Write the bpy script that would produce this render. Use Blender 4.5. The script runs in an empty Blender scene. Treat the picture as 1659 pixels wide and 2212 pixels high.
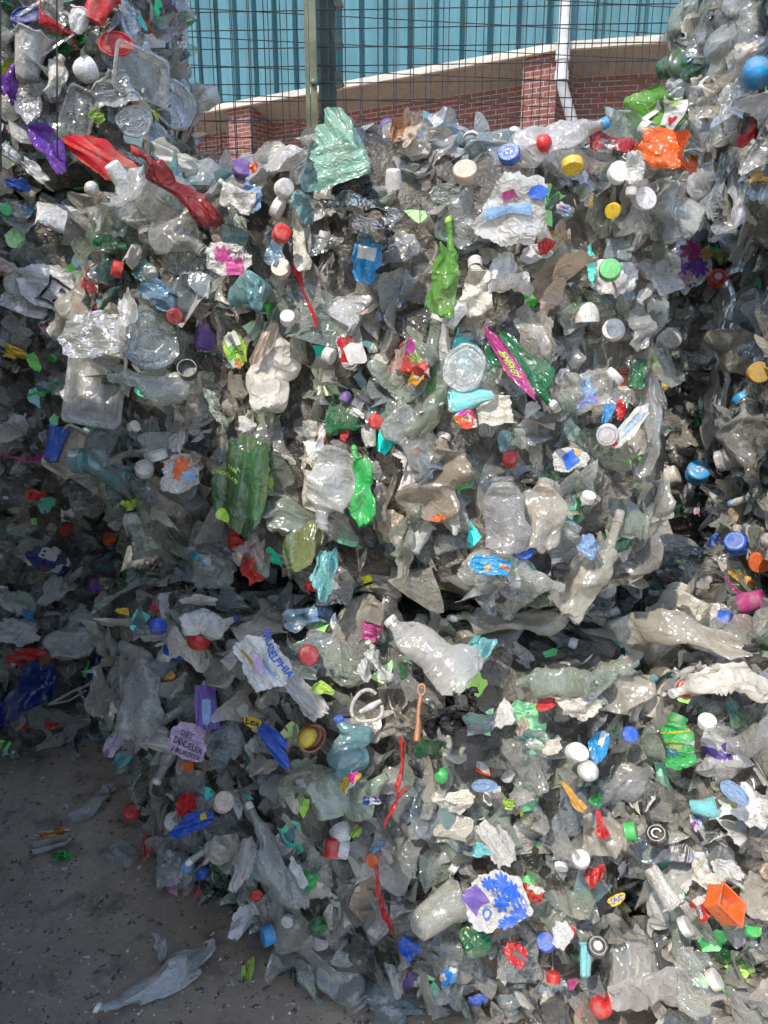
import bpy, math, random
import numpy as np
from mathutils import Vector, Matrix, noise
from mathutils.bvhtree import BVHTree
R = math.radians
random.seed(7)
SC = bpy.context.scene
COL = SC.collection

# ---------------------------------------------------------------- camera, sky, sun, exposure
CAM = Vector((0.0, 0.0, 1.5)); PITCH = R(16.0); FPX = 1664.0; CX, CY = 829.5, 1106.0
cd = bpy.data.cameras.new('camera'); cam = bpy.data.objects.new('camera', cd); COL.objects.link(cam)
cam.location = CAM; cam.rotation_euler = (R(90) - PITCH, 0, 0)
cd.sensor_fit = 'HORIZONTAL'; cd.sensor_width = 36; cd.lens = 36 * FPX / 1659.0
cd.clip_start = 0.02; cd.clip_end = 500
SC.camera = cam
SUN_EL, SUN_AZ = R(55), R(213)      # azimuth clockwise from +Y: sun behind the camera and to the left
w = bpy.data.worlds.new('World'); SC.world = w; w.use_nodes = True
wn = w.node_tree; bg = wn.nodes['Background']
sky = wn.nodes.new('ShaderNodeTexSky'); sky.sky_type = 'NISHITA'; sky.sun_disc = False
sky.sun_elevation = SUN_EL; sky.sun_rotation = SUN_AZ
wn.links.new(sky.outputs[0], bg.inputs[0]); bg.inputs[1].default_value = 0.15
sl = bpy.data.lights.new('sun', 'SUN'); sl.energy = 2.35; sl.angle = R(0.5); sl.color = (1.0, 0.92, 0.80)
so = bpy.data.objects.new('sun', sl); COL.objects.link(so)
sd = Vector((math.sin(SUN_AZ) * math.cos(SUN_EL), math.cos(SUN_AZ) * math.cos(SUN_EL), math.sin(SUN_EL)))
so.rotation_euler = sd.to_track_quat('Z', 'Y').to_euler(); so.location = sd * 20
SC.view_settings.view_transform = 'Standard'; SC.view_settings.look = 'None'
SC.view_settings.exposure = 0.9; SC.view_settings.gamma = 1
SC.cycles.use_adaptive_sampling = True; SC.cycles.adaptive_threshold = 0.04; SC.cycles.adaptive_min_samples = 12
SC.cycles.max_bounces = 5; SC.cycles.diffuse_bounces = 3; SC.cycles.glossy_bounces = 2
SC.cycles.transparent_max_bounces = 8; SC.cycles.transmission_bounces = 4

FWD = Vector((0, math.cos(PITCH), -math.sin(PITCH))); UP = Vector((0, math.sin(PITCH), math.cos(PITCH))); RT = Vector((1, 0, 0))
def ray(px, py): return (FWD * FPX + RT * (px - CX) + UP * (CY - py)).normalized()
def on_plane(px, py, z):
    d = ray(px, py); return CAM + d * ((z - CAM.z) / d.z)
def depth(p): return (p - CAM).dot(FWD)

# ---------------------------------------------------------------- materials
def nd(nt, t, **kw):
    n = nt.nodes.new(t)
    for k, v in kw.items():
        if k.startswith('i_'):
            s = k[2:]; n.inputs[int(s) if s.isdigit() else s.replace('_', ' ')].default_value = v
        else: setattr(n, k, v)
    return n
def newmat(name):
    m = bpy.data.materials.new(name); m.use_nodes = True; nt = m.node_tree
    for n in list(nt.nodes): nt.nodes.remove(n)
    return m, nt, nd(nt, 'ShaderNodeOutputMaterial')
def math_(nt, op, a, b=None, c=None, clamp=False):
    n = nd(nt, 'ShaderNodeMath', operation=op, use_clamp=clamp)
    for i, v in enumerate((a, b, c)):
        if v is None: continue
        if isinstance(v, (int, float)): n.inputs[i].default_value = v
        else: nt.links.new(v, n.inputs[i])
    return n.outputs[0]
def mix_(nt, f, a, b, blend='MIX'):
    n = nd(nt, 'ShaderNodeMix', data_type='RGBA', blend_type=blend)
    for s, v in ((n.inputs[0], f), (n.inputs[6], a), (n.inputs[7], b)):
        if isinstance(v, (int, float)): s.default_value = v
        elif isinstance(v, tuple): s.default_value = (*v[:3], 1)
        else: nt.links.new(v, s)
    return n.outputs[2]
def ramp_(nt, f, a, b):
    n = nd(nt, 'ShaderNodeMapRange', interpolation_type='SMOOTHSTEP'); nt.links.new(f, n.inputs[0])
    n.inputs[1].default_value = a; n.inputs[2].default_value = b; return n.outputs[0]
def noise_(nt, vec, scale, detail=4, rough=.6, w=None):
    n = nd(nt, 'ShaderNodeTexNoise', noise_dimensions='4D' if w is not None else '3D')
    nt.links.new(vec, n.inputs['Vector']); n.inputs['Scale'].default_value = scale
    n.inputs['Detail'].default_value = detail; n.inputs['Roughness'].default_value = rough
    if w is not None: nt.links.new(w, n.inputs['W'])
    return n.outputs[0]

def plastic(name, alpha=True, rough=(.12, .4), dirt=.5, bump=.5, transl=.25, spec=.5, print_=False, metal=0, attr=False, coat=0, opaque=False):
    """one plastic whose colour (and see-through amount) each object carries in its own colour"""
    m, nt, out = newmat(name); L = nt.links.new
    tc = nd(nt, 'ShaderNodeTexCoord'); oi = nd(nt, 'ShaderNodeObjectInfo')
    vec = tc.outputs['Object']; W = math_(nt, 'MULTIPLY', oi.outputs['Random'], 60.0)
    if attr:
        at = nd(nt, 'ShaderNodeAttribute', attribute_name='tint'); colr = at.outputs['Color']; alp = at.outputs['Alpha']
        ge = nd(nt, 'ShaderNodeNewGeometry'); vec = ge.outputs['Position']; k = 8.0
    else:
        colr = oi.outputs['Color']; alp = oi.outputs['Alpha']; k = 1.0
    cw = nd(nt, 'ShaderNodeVectorMath', operation='ADD'); L(vec, cw.inputs[0]); cc_ = nd(nt, 'ShaderNodeCombineXYZ'); L(W, cc_.inputs[0]); L(cc_.outputs[0], cw.inputs[1]); vec = cw.outputs[0]
    n1 = noise_(nt, vec, 2.6 * k, 1.2, .5); n2 = noise_(nt, vec, 12 * k, 3, .65); n3 = noise_(nt, vec, 55 * k, 1, .6)
    base = colr
    if print_:
        uv = nd(nt, 'ShaderNodeTexCoord').outputs['UV']
        mp = nd(nt, 'ShaderNodeMapping'); L(uv, mp.inputs[0]); cmb = nd(nt, 'ShaderNodeCombineXYZ'); L(W, cmb.inputs[0]); L(W, cmb.inputs[1]); L(cmb.outputs[0], mp.inputs[1])
        vo = nd(nt, 'ShaderNodeTexVoronoi', distance='CHEBYCHEV'); L(mp.outputs[0], vo.inputs['Vector']); vo.inputs['Scale'].default_value = 2.6
        sp = nd(nt, 'ShaderNodeSeparateColor'); L(vo.outputs['Color'], sp.inputs[0])
        hs = nd(nt, 'ShaderNodeHueSaturation'); L(base, hs.inputs['Color']); L(math_(nt, 'ADD', math_(nt, 'MULTIPLY', sp.outputs[1], .5), .25), hs.inputs['Hue'])
        base = mix_(nt, math_(nt, 'GREATER_THAN', sp.outputs[0], .72), base, hs.outputs[0])
        base = mix_(nt, math_(nt, 'GREATER_THAN', sp.outputs[2], .62), base, (.72, .72, .7))
        sx = nd(nt, 'ShaderNodeSeparateXYZ'); L(mp.outputs[0], sx.inputs[0])
        bars = math_(nt, 'GREATER_THAN', noise_(nt, math_vec(nt, mp.outputs[0], (90, 1.5, 1)), 1.0, 1), .5)
        sel = math_(nt, 'MULTIPLY', bars, math_(nt, 'GREATER_THAN', sp.outputs[1], .8))
        base = mix_(nt, sel, base, (.05, .05, .06))
    dmask = math_(nt, 'MULTIPLY', ramp_(nt, math_(nt, 'ADD', math_(nt, 'MULTIPLY', n1, .6), math_(nt, 'MULTIPLY', n2, .4)), .45, .62), dirt)
    dmask = math_(nt, 'ADD', dmask, math_(nt, 'MULTIPLY', ramp_(nt, n2, .56, .72), dirt * .7), clamp=True)
    base = mix_(nt, dmask, base, mix_(nt, n3, (.22, .175, .125), (.44, .38, .29)))
    fl = ramp_(nt, n3, .66, .70)
    base = mix_(nt, math_(nt, 'MULTIPLY', fl, .7 * min(1, dirt * 1.6)), base, (.06, .05, .045))
    crk = nd(nt, 'ShaderNodeMath', operation='MULTIPLY')
    base = mix_(nt, crk.outputs[0], base, (.13, .105, .08))
    pb = nd(nt, 'ShaderNodeBsdfPrincipled'); L(base, pb.inputs['Base Color'])
    pb.inputs['Metallic'].default_value = metal; pb.inputs['Specular IOR Level'].default_value = spec
    rg = nd(nt, 'ShaderNodeMapRange'); L(n1, rg.inputs[0]); rg.inputs[1].default_value = .3; rg.inputs[2].default_value = .7
    rg.inputs[3].default_value = rough[0]; rg.inputs[4].default_value = rough[1]; L(math_(nt, 'ADD', rg.outputs[0], math_(nt, 'MULTIPLY', dmask, .2), clamp=True), pb.inputs['Roughness'])
    pb.inputs['Coat Weight'].default_value = coat; pb.inputs['Coat Roughness'].default_value = .05
    # fine crinkles: ridges of warped cells, and a softer swell
    vo2 = nd(nt, 'ShaderNodeTexVoronoi', feature='DISTANCE_TO_EDGE')
    wv = nd(nt, 'ShaderNodeVectorMath', operation='ADD'); L(vec, wv.inputs[0])
    nz = nd(nt, 'ShaderNodeTexNoise'); nz.inputs['Detail'].default_value = 1; L(vec, nz.inputs[0]); nz.inputs['Scale'].default_value = 5 * k
    sc_ = nd(nt, 'ShaderNodeVectorMath', operation='SCALE'); L(nz.outputs[1], sc_.inputs[0]); sc_.inputs['Scale'].default_value = .5 / k; L(sc_.outputs[0], wv.inputs[1])
    L(wv.outputs[0], vo2.inputs['Vector']); vo2.inputs['Scale'].default_value = 3.6 * k
    cr = ramp_(nt, vo2.outputs['Distance'], 0.0, .16)
    L(math_(nt, 'SUBTRACT', 1.0, ramp_(nt, vo2.outputs['Distance'], 0.0, .05)), crk.inputs[0]); L(math_(nt, 'MULTIPLY', ramp_(nt, n2, .35, .65), min(.75, dirt * 2)), crk.inputs[1])
    rd = math_(nt, 'MULTIPLY', math_(nt, 'ABSOLUTE', math_(nt, 'SUBTRACT', n2, .5)), -.2)
    rd1 = math_(nt, 'MULTIPLY', math_(nt, 'ABSOLUTE', math_(nt, 'SUBTRACT', n1, .5)), -2.6)
    h = math_(nt, 'ADD', math_(nt, 'MULTIPLY', cr, -.3), math_(nt, 'ADD', rd, rd1))
    bp = nd(nt, 'ShaderNodeBump'); bp.inputs['Strength'].default_value = bump; bp.inputs['Distance'].default_value = .012
    L(h, bp.inputs['Height']); L(bp.outputs[0], pb.inputs['Normal'])
    sh = pb.outputs[0]
    if transl:
        tr = nd(nt, 'ShaderNodeBsdfTranslucent'); L(base, tr.inputs[0]); L(bp.outputs[0], tr.inputs[1])
        mx = nd(nt, 'ShaderNodeMixShader'); mx.inputs[0].default_value = transl; L(sh, mx.inputs[1]); L(tr.outputs[0], mx.inputs[2]); sh = mx.outputs[0]
    if alpha:
        lw = nd(nt, 'ShaderNodeLayerWeight'); lw.inputs[0].default_value = .45; L(bp.outputs[0], lw.inputs[1])
        a = math_(nt, 'ADD', alp, math_(nt, 'MULTIPLY', lw.outputs['Facing'], .38))
        a = math_(nt, 'ADD', a, math_(nt, 'MULTIPLY', dmask, .32))
        a = math_(nt, 'ADD', a, math_(nt, 'MULTIPLY', math_(nt, 'SUBTRACT', 1.0, cr), .12), clamp=True)
        tp = nd(nt, 'ShaderNodeBsdfTransparent'); L(mix_(nt, .55, colr, (1, 1, 1)), tp.inputs[0])
        gl = nd(nt, 'ShaderNodeBsdfGlossy'); gl.inputs['Roughness'].default_value = .07; L(bp.outputs[0], gl.inputs['Normal'])
        fr = nd(nt, 'ShaderNodeFresnel'); fr.inputs[0].default_value = 1.5; L(bp.outputs[0], fr.inputs[1])
        m1 = nd(nt, 'ShaderNodeMixShader'); L(fr.outputs[0], m1.inputs[0]); L(tp.outputs[0], m1.inputs[1]); L(gl.outputs[0], m1.inputs[2])
        m2 = nd(nt, 'ShaderNodeMixShader'); L(a, m2.inputs[0]); L(m1.outputs[0], m2.inputs[1]); L(sh, m2.inputs[2]); sh = m2.outputs[0]
    L(sh, out.inputs[0]); return m
def math_vec(nt, v, s):
    n = nd(nt, 'ShaderNodeVectorMath', operation='MULTIPLY'); nt.links.new(v, n.inputs[0]); n.inputs[1].default_value = s; return n.outputs[0]

M = {}
M['clear'] = plastic('clear_plastic', True, (.04, .16), .3, .42, .2, spec=.8, coat=1)
M['milky'] = plastic('milky_plastic', False, (.25, .5), .38, .35, .25)
M['film'] = plastic('opaque_film', False, (.1, .28), .26, .42, .2, spec=.7)
M['cap'] = plastic('moulded_cap_plastic', False, (.25, .5), .42, .12, .03)
M['label'] = plastic('printed_film', False, (.2, .45), .3, .6, .2, print_=True)
M['paper'] = plastic('torn_paper', False, (.6, .9), .22, .5, .3, spec=.2)
M['foil'] = plastic('crumpled_foil', False, (.16, .34), .25, .5, 0, metal=.85)
M['shard'] = plastic('packed_shard_plastic', True, (.05, .2), .3, .4, .25, spec=.8, attr=True, coat=1)
M['ink'] = plastic('printing_ink', False, (.3, .5), .12, .2, 0)

def core_mat():
    m, nt, out = newmat('packed_waste'); L = nt.links.new
    ge = nd(nt, 'ShaderNodeNewGeometry'); v = ge.outputs['Position']
    wa = nd(nt, 'ShaderNodeTexNoise'); L(v, wa.inputs[0]); wa.inputs['Scale'].default_value = 9
    s = nd(nt, 'ShaderNodeVectorMath', operation='SCALE'); L(wa.outputs[1], s.inputs[0]); s.inputs['Scale'].default_value = .1
    ad = nd(nt, 'ShaderNodeVectorMath', operation='ADD'); L(v, ad.inputs[0]); L(s.outputs[0], ad.inputs[1])
    vo = nd(nt, 'ShaderNodeTexVoronoi'); L(ad.outputs[0], vo.inputs['Vector']); vo.inputs['Scale'].default_value = 22
    sp = nd(nt, 'ShaderNodeSeparateColor'); L(vo.outputs['Color'], sp.inputs[0])
    c = mix_(nt, sp.outputs[0], (.03, .028, .025), (.17, .155, .13))  # dark tones deepen the crevices: shade put into the core colour
    c = mix_(nt, math_(nt, 'GREATER_THAN', sp.outputs[1], .92), c, vo.outputs['Color'])
    pb = nd(nt, 'ShaderNodeBsdfPrincipled'); L(c, pb.inputs[0]); pb.inputs['Roughness'].default_value = .35
    bp = nd(nt, 'ShaderNodeBump'); bp.inputs['Distance'].default_value = .02; bp.inputs['Strength'].default_value = .8
    L(math_(nt, 'ADD', vo.outputs['Distance'], noise_(nt, v, 40)), bp.inputs['Height']); L(bp.outputs[0], pb.inputs['Normal'])
    L(pb.outputs[0], out.inputs[0]); return m
M['core'] = core_mat()

def simple(name, col, rough=.6, metal=0, nscale=8, var=.25, bump=.15, dist=.004, dark=None, coords='Object', streak=None):
    m, nt, out = newmat(name); L = nt.links.new
    tc = nd(nt, 'ShaderNodeTexCoord'); v = tc.outputs[coords]
    if streak: v = math_vec(nt, v, streak)
    n = noise_(nt, v, nscale, 7, .65)
    c = mix_(nt, math_(nt, 'MULTIPLY', ramp_(nt, n, .35, .7), 1.0), tuple(x * (1 - var) for x in col), tuple(min(1, x * (1 + var * .6)) for x in col))
    if dark: c = mix_(nt, ramp_(nt, noise_(nt, v, nscale * 4, 6, .7), .55, .7), c, dark)
    pb = nd(nt, 'ShaderNodeBsdfPrincipled'); L(c, pb.inputs[0]); pb.inputs['Roughness'].default_value = rough; pb.inputs['Metallic'].default_value = metal
    bp = nd(nt, 'ShaderNodeBump'); bp.inputs['Strength'].default_value = bump; bp.inputs['Distance'].default_value = dist
    L(noise_(nt, v, nscale * 9, 5), bp.inputs['Height']); L(bp.outputs[0], pb.inputs['Normal']); L(pb.outputs[0], out.inputs[0]); return m

# ---------------------------------------------------------------- mesh helpers
def mesh(name, V, F, mat, uv=None, smooth=True, sharp=35, tint=None):
    me = bpy.data.meshes.new(name); me.from_pydata([tuple(map(float, v)) for v in V], [], [tuple(map(int, f)) for f in F])
    if uv is not None:
        ul = me.uv_layers.new(name='UVMap'); idx = np.empty(len(me.loops), dtype=np.int32); me.loops.foreach_get('vertex_index', idx)
        ul.data.foreach_set('uv', np.asarray(uv, dtype=np.float32)[idx].ravel())
    if tint is not None:
        ca = me.color_attributes.new('tint', 'FLOAT_COLOR', 'POINT'); ca.data.foreach_set('color', np.asarray(tint, dtype=np.float32).ravel())
    if smooth:
        me.polygons.foreach_set('use_smooth', [True] * len(me.polygons))
        if sharp: me.set_sharp_from_angle(angle=R(sharp))
    me.materials.append(M[mat] if isinstance(mat, str) else mat); me.update(); return me
def link(name, data, parent=None, color=None):
    o = bpy.data.objects.new(name, data); COL.objects.link(o)
    if parent is not None: o.parent = parent
    if color is not None: o.color = color
    return o
def tag(o, label=None, cat=None, group=None, kind=None):
    if label: o['label'] = label
    if cat: o['category'] = cat
    if group: o['group'] = group
    if kind: o['kind'] = kind
    return o
class MB:
    """collects boxes, bars and tubes into one mesh"""
    def __init__(s): s.V = []; s.F = []
    def add(s, V, F):
        b = len(s.V); s.V += [tuple(v) for v in V]; s.F += [tuple(i + b for i in f) for f in F]; return s
    def box(s, c, h, mtx=None):
        V = [Vector((c[0] + h[0] * x, c[1] + h[1] * y, c[2] + h[2] * z)) for x in (-1, 1) for y in (-1, 1) for z in (-1, 1)]
        if mtx: V = [mtx @ v for v in V]
        return s.add(V, [(0, 1, 3, 2), (4, 6, 7, 5), (0, 4, 5, 1), (2, 3, 7, 6), (0, 2, 6, 4), (1, 5, 7, 3)])
    def tube(s, pts, r, n=8, closed=False):
        pts = [Vector(p) for p in pts]; V = []; F = []; N = len(pts); up = Vector((.13, .31, .94))
        for i, p in enumerate(pts):
            t = (pts[(i + 1) % N if closed else min(i + 1, N - 1)] - pts[(i - 1) % N if closed else max(i - 1, 0)]).normalized()
            a = t.cross(up).normalized(); b = t.cross(a)
            rr = r[i] if isinstance(r, (list, tuple)) else r
            V += [p + a * rr * math.cos(2 * math.pi * k / n) + b * rr * math.sin(2 * math.pi * k / n) for k in range(n)]
        for i in range(N if closed else N - 1):
            j = (i + 1) % N
            F += [(i * n + k, i * n + (k + 1) % n, j * n + (k + 1) % n, j * n + k) for k in range(n)]
        if not closed: F += [tuple(range(n - 1, -1, -1)), tuple((N - 1) * n + k for k in range(n))]
        return s.add(V, F)
    def build(s, name, mat, parent=None, smooth=False, color=None):
        return link(name, mesh(name, s.V, s.F, mat, smooth=smooth), parent, color)
# ---------------------------------------------------------------- crushed-plastic shapes (unit length along X, facing +Z)
def tri(t): return np.abs((t % 1.0) - .5) * 4 - 1
def unit(rng):
    v = rng.normal(size=3); return v / np.linalg.norm(v)
class Deform:
    """a repeatable crumpling that can be applied to any point set (so print follows its sheet)"""
    def __init__(s, rng, folds=0, fang=(40, 150), amp=.5, f0=1.2, n=7, smooth_amp=.05, zbias=0, seg=.07):
        s.ops = []
        for _ in range(folds):
            a = rng.uniform(0, 2 * math.pi); s.ops.append(('fold', np.array([math.cos(a), math.sin(a), 0]), rng.uniform(.05, .33), math.radians(rng.uniform(*fang)) * rng.choice([-1, 1]), seg))
        for _ in range(3):
            s.ops.append(('sin', unit(rng), unit(rng), rng.uniform(.6, 1.6), rng.uniform(0, 6.3), smooth_amp * rng.uniform(.5, 1.2)))
        for _ in range(3):
            b_ = rng.uniform(-.35, .35); s.ops.append(('tri', np.array([b_, 1, rng.uniform(-.2, .2)]), np.array([0, b_ * .3, 1.0]), rng.uniform(1.6, 4.2), rng.uniform(0, 1), amp * .022 * rng.uniform(.6, 1.4)))
        f = f0
        for _ in range(n):
            nr = unit(rng)
            if zbias: nr = nr * (1 - zbias) + np.array([0, 0, zbias]) * rng.choice([-1, 1]); nr /= np.linalg.norm(nr)
            s.ops.append(('tri', unit(rng), nr, f * rng.uniform(.8, 1.25), rng.uniform(0, 1), amp * .13 / f * rng.uniform(.6, 1.3))); f *= 1.27
    def __call__(s, P):
        P = P.copy()
        for o in s.ops:
            if o[0] == 'fold':
                _, d, c, th, seg = o; x = P @ d - c; m = x > 0; ax = np.array([-d[1], d[0], 0])
                t = np.clip(x / seg, 0, 1) * th; u = P - np.outer(x, d) ; rel = np.outer(x, d) + np.outer(P[:, 2], [0, 0, 1]); base = P - rel
                ct, st = np.cos(t)[:, None], np.sin(t)[:, None]
                rot = rel * ct + np.cross(ax, rel) * st
                P[m] = (base + rot)[m]
            elif o[0] == 'sin': P += np.outer(np.sin(P @ o[1] * o[3] * 6.283 + o[4]) * o[5], o[2])
            else: P += np.outer(tri(P @ o[1] * o[3] + o[4]) * o[5], o[2])
        return P

def gridF(nu, nv, wrap=False):
    F = []
    for i in range(nu - 1):
        for j in range(nv if wrap else nv - 1):
            F.append((i * nv + j, i * nv + (j + 1) % nv, (i + 1) * nv + (j + 1) % nv, (i + 1) * nv + j))
    return F

def sheet(seed, res=26, torn=.12, **kw):
    rng = np.random.default_rng(seed); D = Deform(rng, **kw)
    u, v = np.meshgrid(np.linspace(-1, 1, res), np.linspace(-1, 1, res), indexing="ij"); u = u.ravel(); v = v.ravel()
    th = np.arctan2(v, u); ph = rng.uniform(0, 6.3, 6)
    rad = 1 + torn * (np.sin(2 * th + ph[0]) * .6 + np.sin(3 * th + ph[1]) * .5 + np.sin(7 * th + ph[2]) * .3 + .25 * tri(th * 2.1 + ph[3]) + .2 * tri(th * 4.7 + ph[4]))
    e = np.maximum(np.abs(u), np.abs(v)) ** 2
    k = .5 * (1 + (rad - 1) * e) * (1 - .27 * e * (np.abs(u * v)))
    P = np.stack([u * k, v * k, np.zeros_like(u)], 1)
    Q = D(P); c = Q.mean(0); Q -= c
    return Q, gridF(res, res), np.stack([(u + 1) / 2, (v + 1) / 2], 1), (lambda X: D(X) - c)

PROFILES = {   # x from base (-.5) to neck end (.5), radius
    'round': [(-.5, .0), (-.5, .10), (-.48, .155), (-.44, .17), (-.1, .17), (.15, .168), (.28, .13), (.36, .075), (.41, .058), (.45, .058), (.452, .066), (.462, .066), (.464, .056), (.5, .056)],
    'waist': [(-.5, .0), (-.5, .09), (-.485, .15), (-.43, .165), (-.22, .16), (-.08, .138), (.05, .16), (.17, .162), (.3, .115), (.38, .06), (.43, .05), (.452, .05), (.454, .06), (.464, .06), (.466, .05), (.5, .05)],
    'ribbed': [(-.5, .0), (-.5, .10), (-.48, .15), (-.44, .17), (.2, .17), (.3, .14), (.39, .065), (.44, .055), (.455, .055), (.457, .066), (.467, .066), (.47, .055), (.5, .055)],
    'jar': [(-.5, .0), (-.5, .16), (-.47, .225), (-.4, .24), (.22, .24), (.34, .2), (.4, .15), (.42, .15), (.425, .165), (.44, .165), (.445, .15), (.5, .15)],
}
def bottle(seed, prof='round', flat=.3, crush=1.0, bend=.3, nl=50, na=34, label=False):
    rng = np.random.default_rng(seed); pr = np.array(PROFILES[prof])
    s = np.concatenate([[0], np.cumsum(np.hypot(*np.diff(pr, axis=0).T))]); tt = np.linspace(0, s[-1], nl)
    tt = np.sort(np.concatenate([tt, s[-8:]])); nl = len(tt)
    x = np.interp(tt, s, pr[:, 0]); r = np.interp(tt, s, pr[:, 1])
    if prof == 'ribbed': r = r * (1 + .045 * np.sin(x * 62) * ((x > -.4) & (x < .2)))
    if prof == 'round': r = r * (1 - .05 * (np.abs(x + .12) < .015) - .05 * (np.abs(x - .08) < .015))
    D = Deform(rng, amp=.8 * crush, f0=1.0, n=7, smooth_amp=.034 * crush)
    a = np.arange(na) / na * 2 * math.pi
    bx, twist = rng.uniform(-bend, bend), rng.uniform(-.8, .8); pf = rng.uniform(0, 6.3, 4)
    def dform(X, A, Rr):
        body = np.clip((.36 - X) / .14, 0, 1); body = body * body * (3 - 2 * body)
        petal = 1 + .13 * np.cos(A * 5) * np.clip((-.42 - X) / .07, 0, 1)
        y = Rr * np.cos(A) * petal; z = Rr * np.sin(A) * petal
        x_ = X + .03 * np.cos(A * 5) * np.clip((-.42 - X) / .07, 0, 1) * (Rr > .05)
        fl = flat * (1 + .5 * np.sin(X * 7 + pf[0]) * body)
        k = fl * body + (1 - body); wid = (1 + (1 - np.clip(k, 0, 1)) * .38)
        tw = twist * (X + .1) * 1.6
        y, z = y * wid, z * k
        z = z + body * (.035 * crush * np.sin(X * 11 + pf[1] + y * 9)); y = y + body * .03 * crush * np.sin(X * 9 + pf[2])
        y, z = y * np.cos(tw) - z * np.sin(tw), y * np.sin(tw) + z * np.cos(tw)
        P = np.stack([x_, y, z], 1); Q = D(P)
        w = (.12 + .88 * body)[:, None]; c0 = D(np.stack([X, X * 0, X * 0], 1)) - np.stack([X, X * 0, X * 0], 1)
        P = (P + c0) * (1 - w) + Q * w
        ang = bx * (P[:, 0]) * 2.0; rr = P[:, 0]
        return np.stack([rr * np.cos(ang) - P[:, 1] * np.sin(ang) * .8, rr * np.sin(ang) + P[:, 1] * np.cos(ang), P[:, 2]], 1)
    X = np.repeat(x, na); A = np.tile(a, nl); Rr = np.repeat(r, na)
    P = dform(X, A, Rr); F = gridF(nl, na, True)
    uv = np.stack([X + .5, np.tile(np.arange(na) / na, nl)], 1)
    lp = P[-na:]; c = lp.mean(0); c2 = P[-4 * na:-3 * na].mean(0); ax = (c - c2) / np.linalg.norm(c - c2)
    res = dict(V=P, F=F, uv=uv, neck=c, axis=ax, nr=float(np.linalg.norm(lp - c, axis=1).mean()))
    if label:
        i0, i1 = np.searchsorted(x, -.22), np.searchsorted(x, .1)
        if prof == 'waist': i0, i1 = np.searchsorted(x, -.12), np.searchsorted(x, .14)
        sel = slice(i0, max(i1, i0 + 6)); xl, rl = x[sel], r[sel] * 1.035 + .003; m = int(na * rng.uniform(.7, 1.0))
        al = a[:m] + rng.uniform(0, 6)
        X2 = np.repeat(xl, m); A2 = np.tile(al, len(xl)); R2 = np.repeat(rl, m)
        res['lab'] = (dform(X2, A2, R2), gridF(len(xl), m), np.stack([X2 * 2, np.tile(al / 3.1, len(xl))], 1))
    return res

def lathe(pr, n=28, ribs=0, ribamp=.03, ribz=None, sy=1.0):
    V = []; 
    for (r, z) in pr:
        for k in range(n):
            a = 2 * math.pi * k / n; rr = r
            if ribs and ribz and ribz[0] <= z <= ribz[1]: rr = r * (1 + (ribamp if k % 2 else 0))
            V.append((rr * math.cos(a), rr * math.sin(a) * sy, z))
    return np.array(V), gridF(len(pr), n, True)
def cap_geo(style='std'):
    if style == 'std': pr = [(0, .46), (.3, .46), (.44, .455), (.49, .42), (.5, .38), (.5, .05), (.5, -.02), (.515, -.03), (.515, -.14), (.45, -.14), (.44, .3), (0, .32)]; rb = (0, .4)
    elif style == 'wide': pr = [(0, .3), (.4, .3), (.47, .295), (.495, .26), (.5, .22), (.5, -.12), (.46, -.12), (.455, .18), (0, .2)]; rb = (-.1, .24)
    elif style == 'hollow': pr = [(0, -.28), (.42, -.28), (.49, -.24), (.5, -.2), (.5, .3), (.45, .3), (.44, -.1), (.34, -.12), (.32, -.04), (.3, -.12), (0, -.14)]; rb = (-.2, .28)
    elif style == 'nozzle': pr = [(0, .78), (.12, .78), (.16, .74), (.17, .5), (.24, .44), (.4, .34), (.48, .28), (.5, .22), (.5, -.14), (.45, -.14), (.44, .1), (0, .12)]; rb = (-.1, .2)
    elif style == 'dome': pr = [(0, .62), (.18, .6), (.34, .5), (.44, .34), (.5, .1), (.5, -.14), (.46, -.14), (.4, .1), (0, .3)]; rb = None
    elif style == 'tall': pr = [(0, .9), (.34, .9), (.4, .86), (.42, .8), (.5, -.1), (.46, -.1), (.4, .6), (0, .7)]; rb = (-.05, .78)
    return lathe(pr, 44, 1 if rb else 0, .035, rb)
def crushV(V, seed, amp, f0=1.2, n=5):
    return Deform(np.random.default_rng(seed), amp=amp, f0=f0, n=n, smooth_amp=.03 * amp)(np.asarray(V, float))
def rrect(hx, hy, r, n=8):
    o = []
    for cx, cy, a0 in ((hx - r, hy - r, 0), (-hx + r, hy - r, 90), (-hx + r, -hy + r, 180), (hx - r, -hy + r, 270)):
        for k in range(n):
            a = R(a0 + 90 * k / (n - 1)); o.append((cx + r * math.cos(a), cy + r * math.sin(a)))
    return o
def tray_geo(seed, dep=.18, crush=.5, ribs=False):
    rings = [(.5, .38, 0, .1), (.5, .38, .014, .1), (.45, .33, .014, .08), (.435, .315, -.02, .08), (.415, .295, -dep * .6, .08), (.4, .28, -dep, .07), (.3, .2, -dep, .05), (.29, .19, -dep * .93, .05), (.15, .1, -dep * .93, .03), (.05, .03, -dep * .93, .01)]
    V = []
    for hx, hy, z, r in rings: V += [(x, y, z) for x, y in rrect(hx, hy, r)]
    n = 32; F = gridF(len(rings), n, True); F.append(tuple((len(rings) - 1) * n + k for k in range(n)))
    V = np.array(V)
    if ribs: V[:, 2] += .012 * np.sin(V[:, 0] * 70) * (np.abs(V[:, 1]) < .3)
    return crushV(V, seed, crush), F
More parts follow.
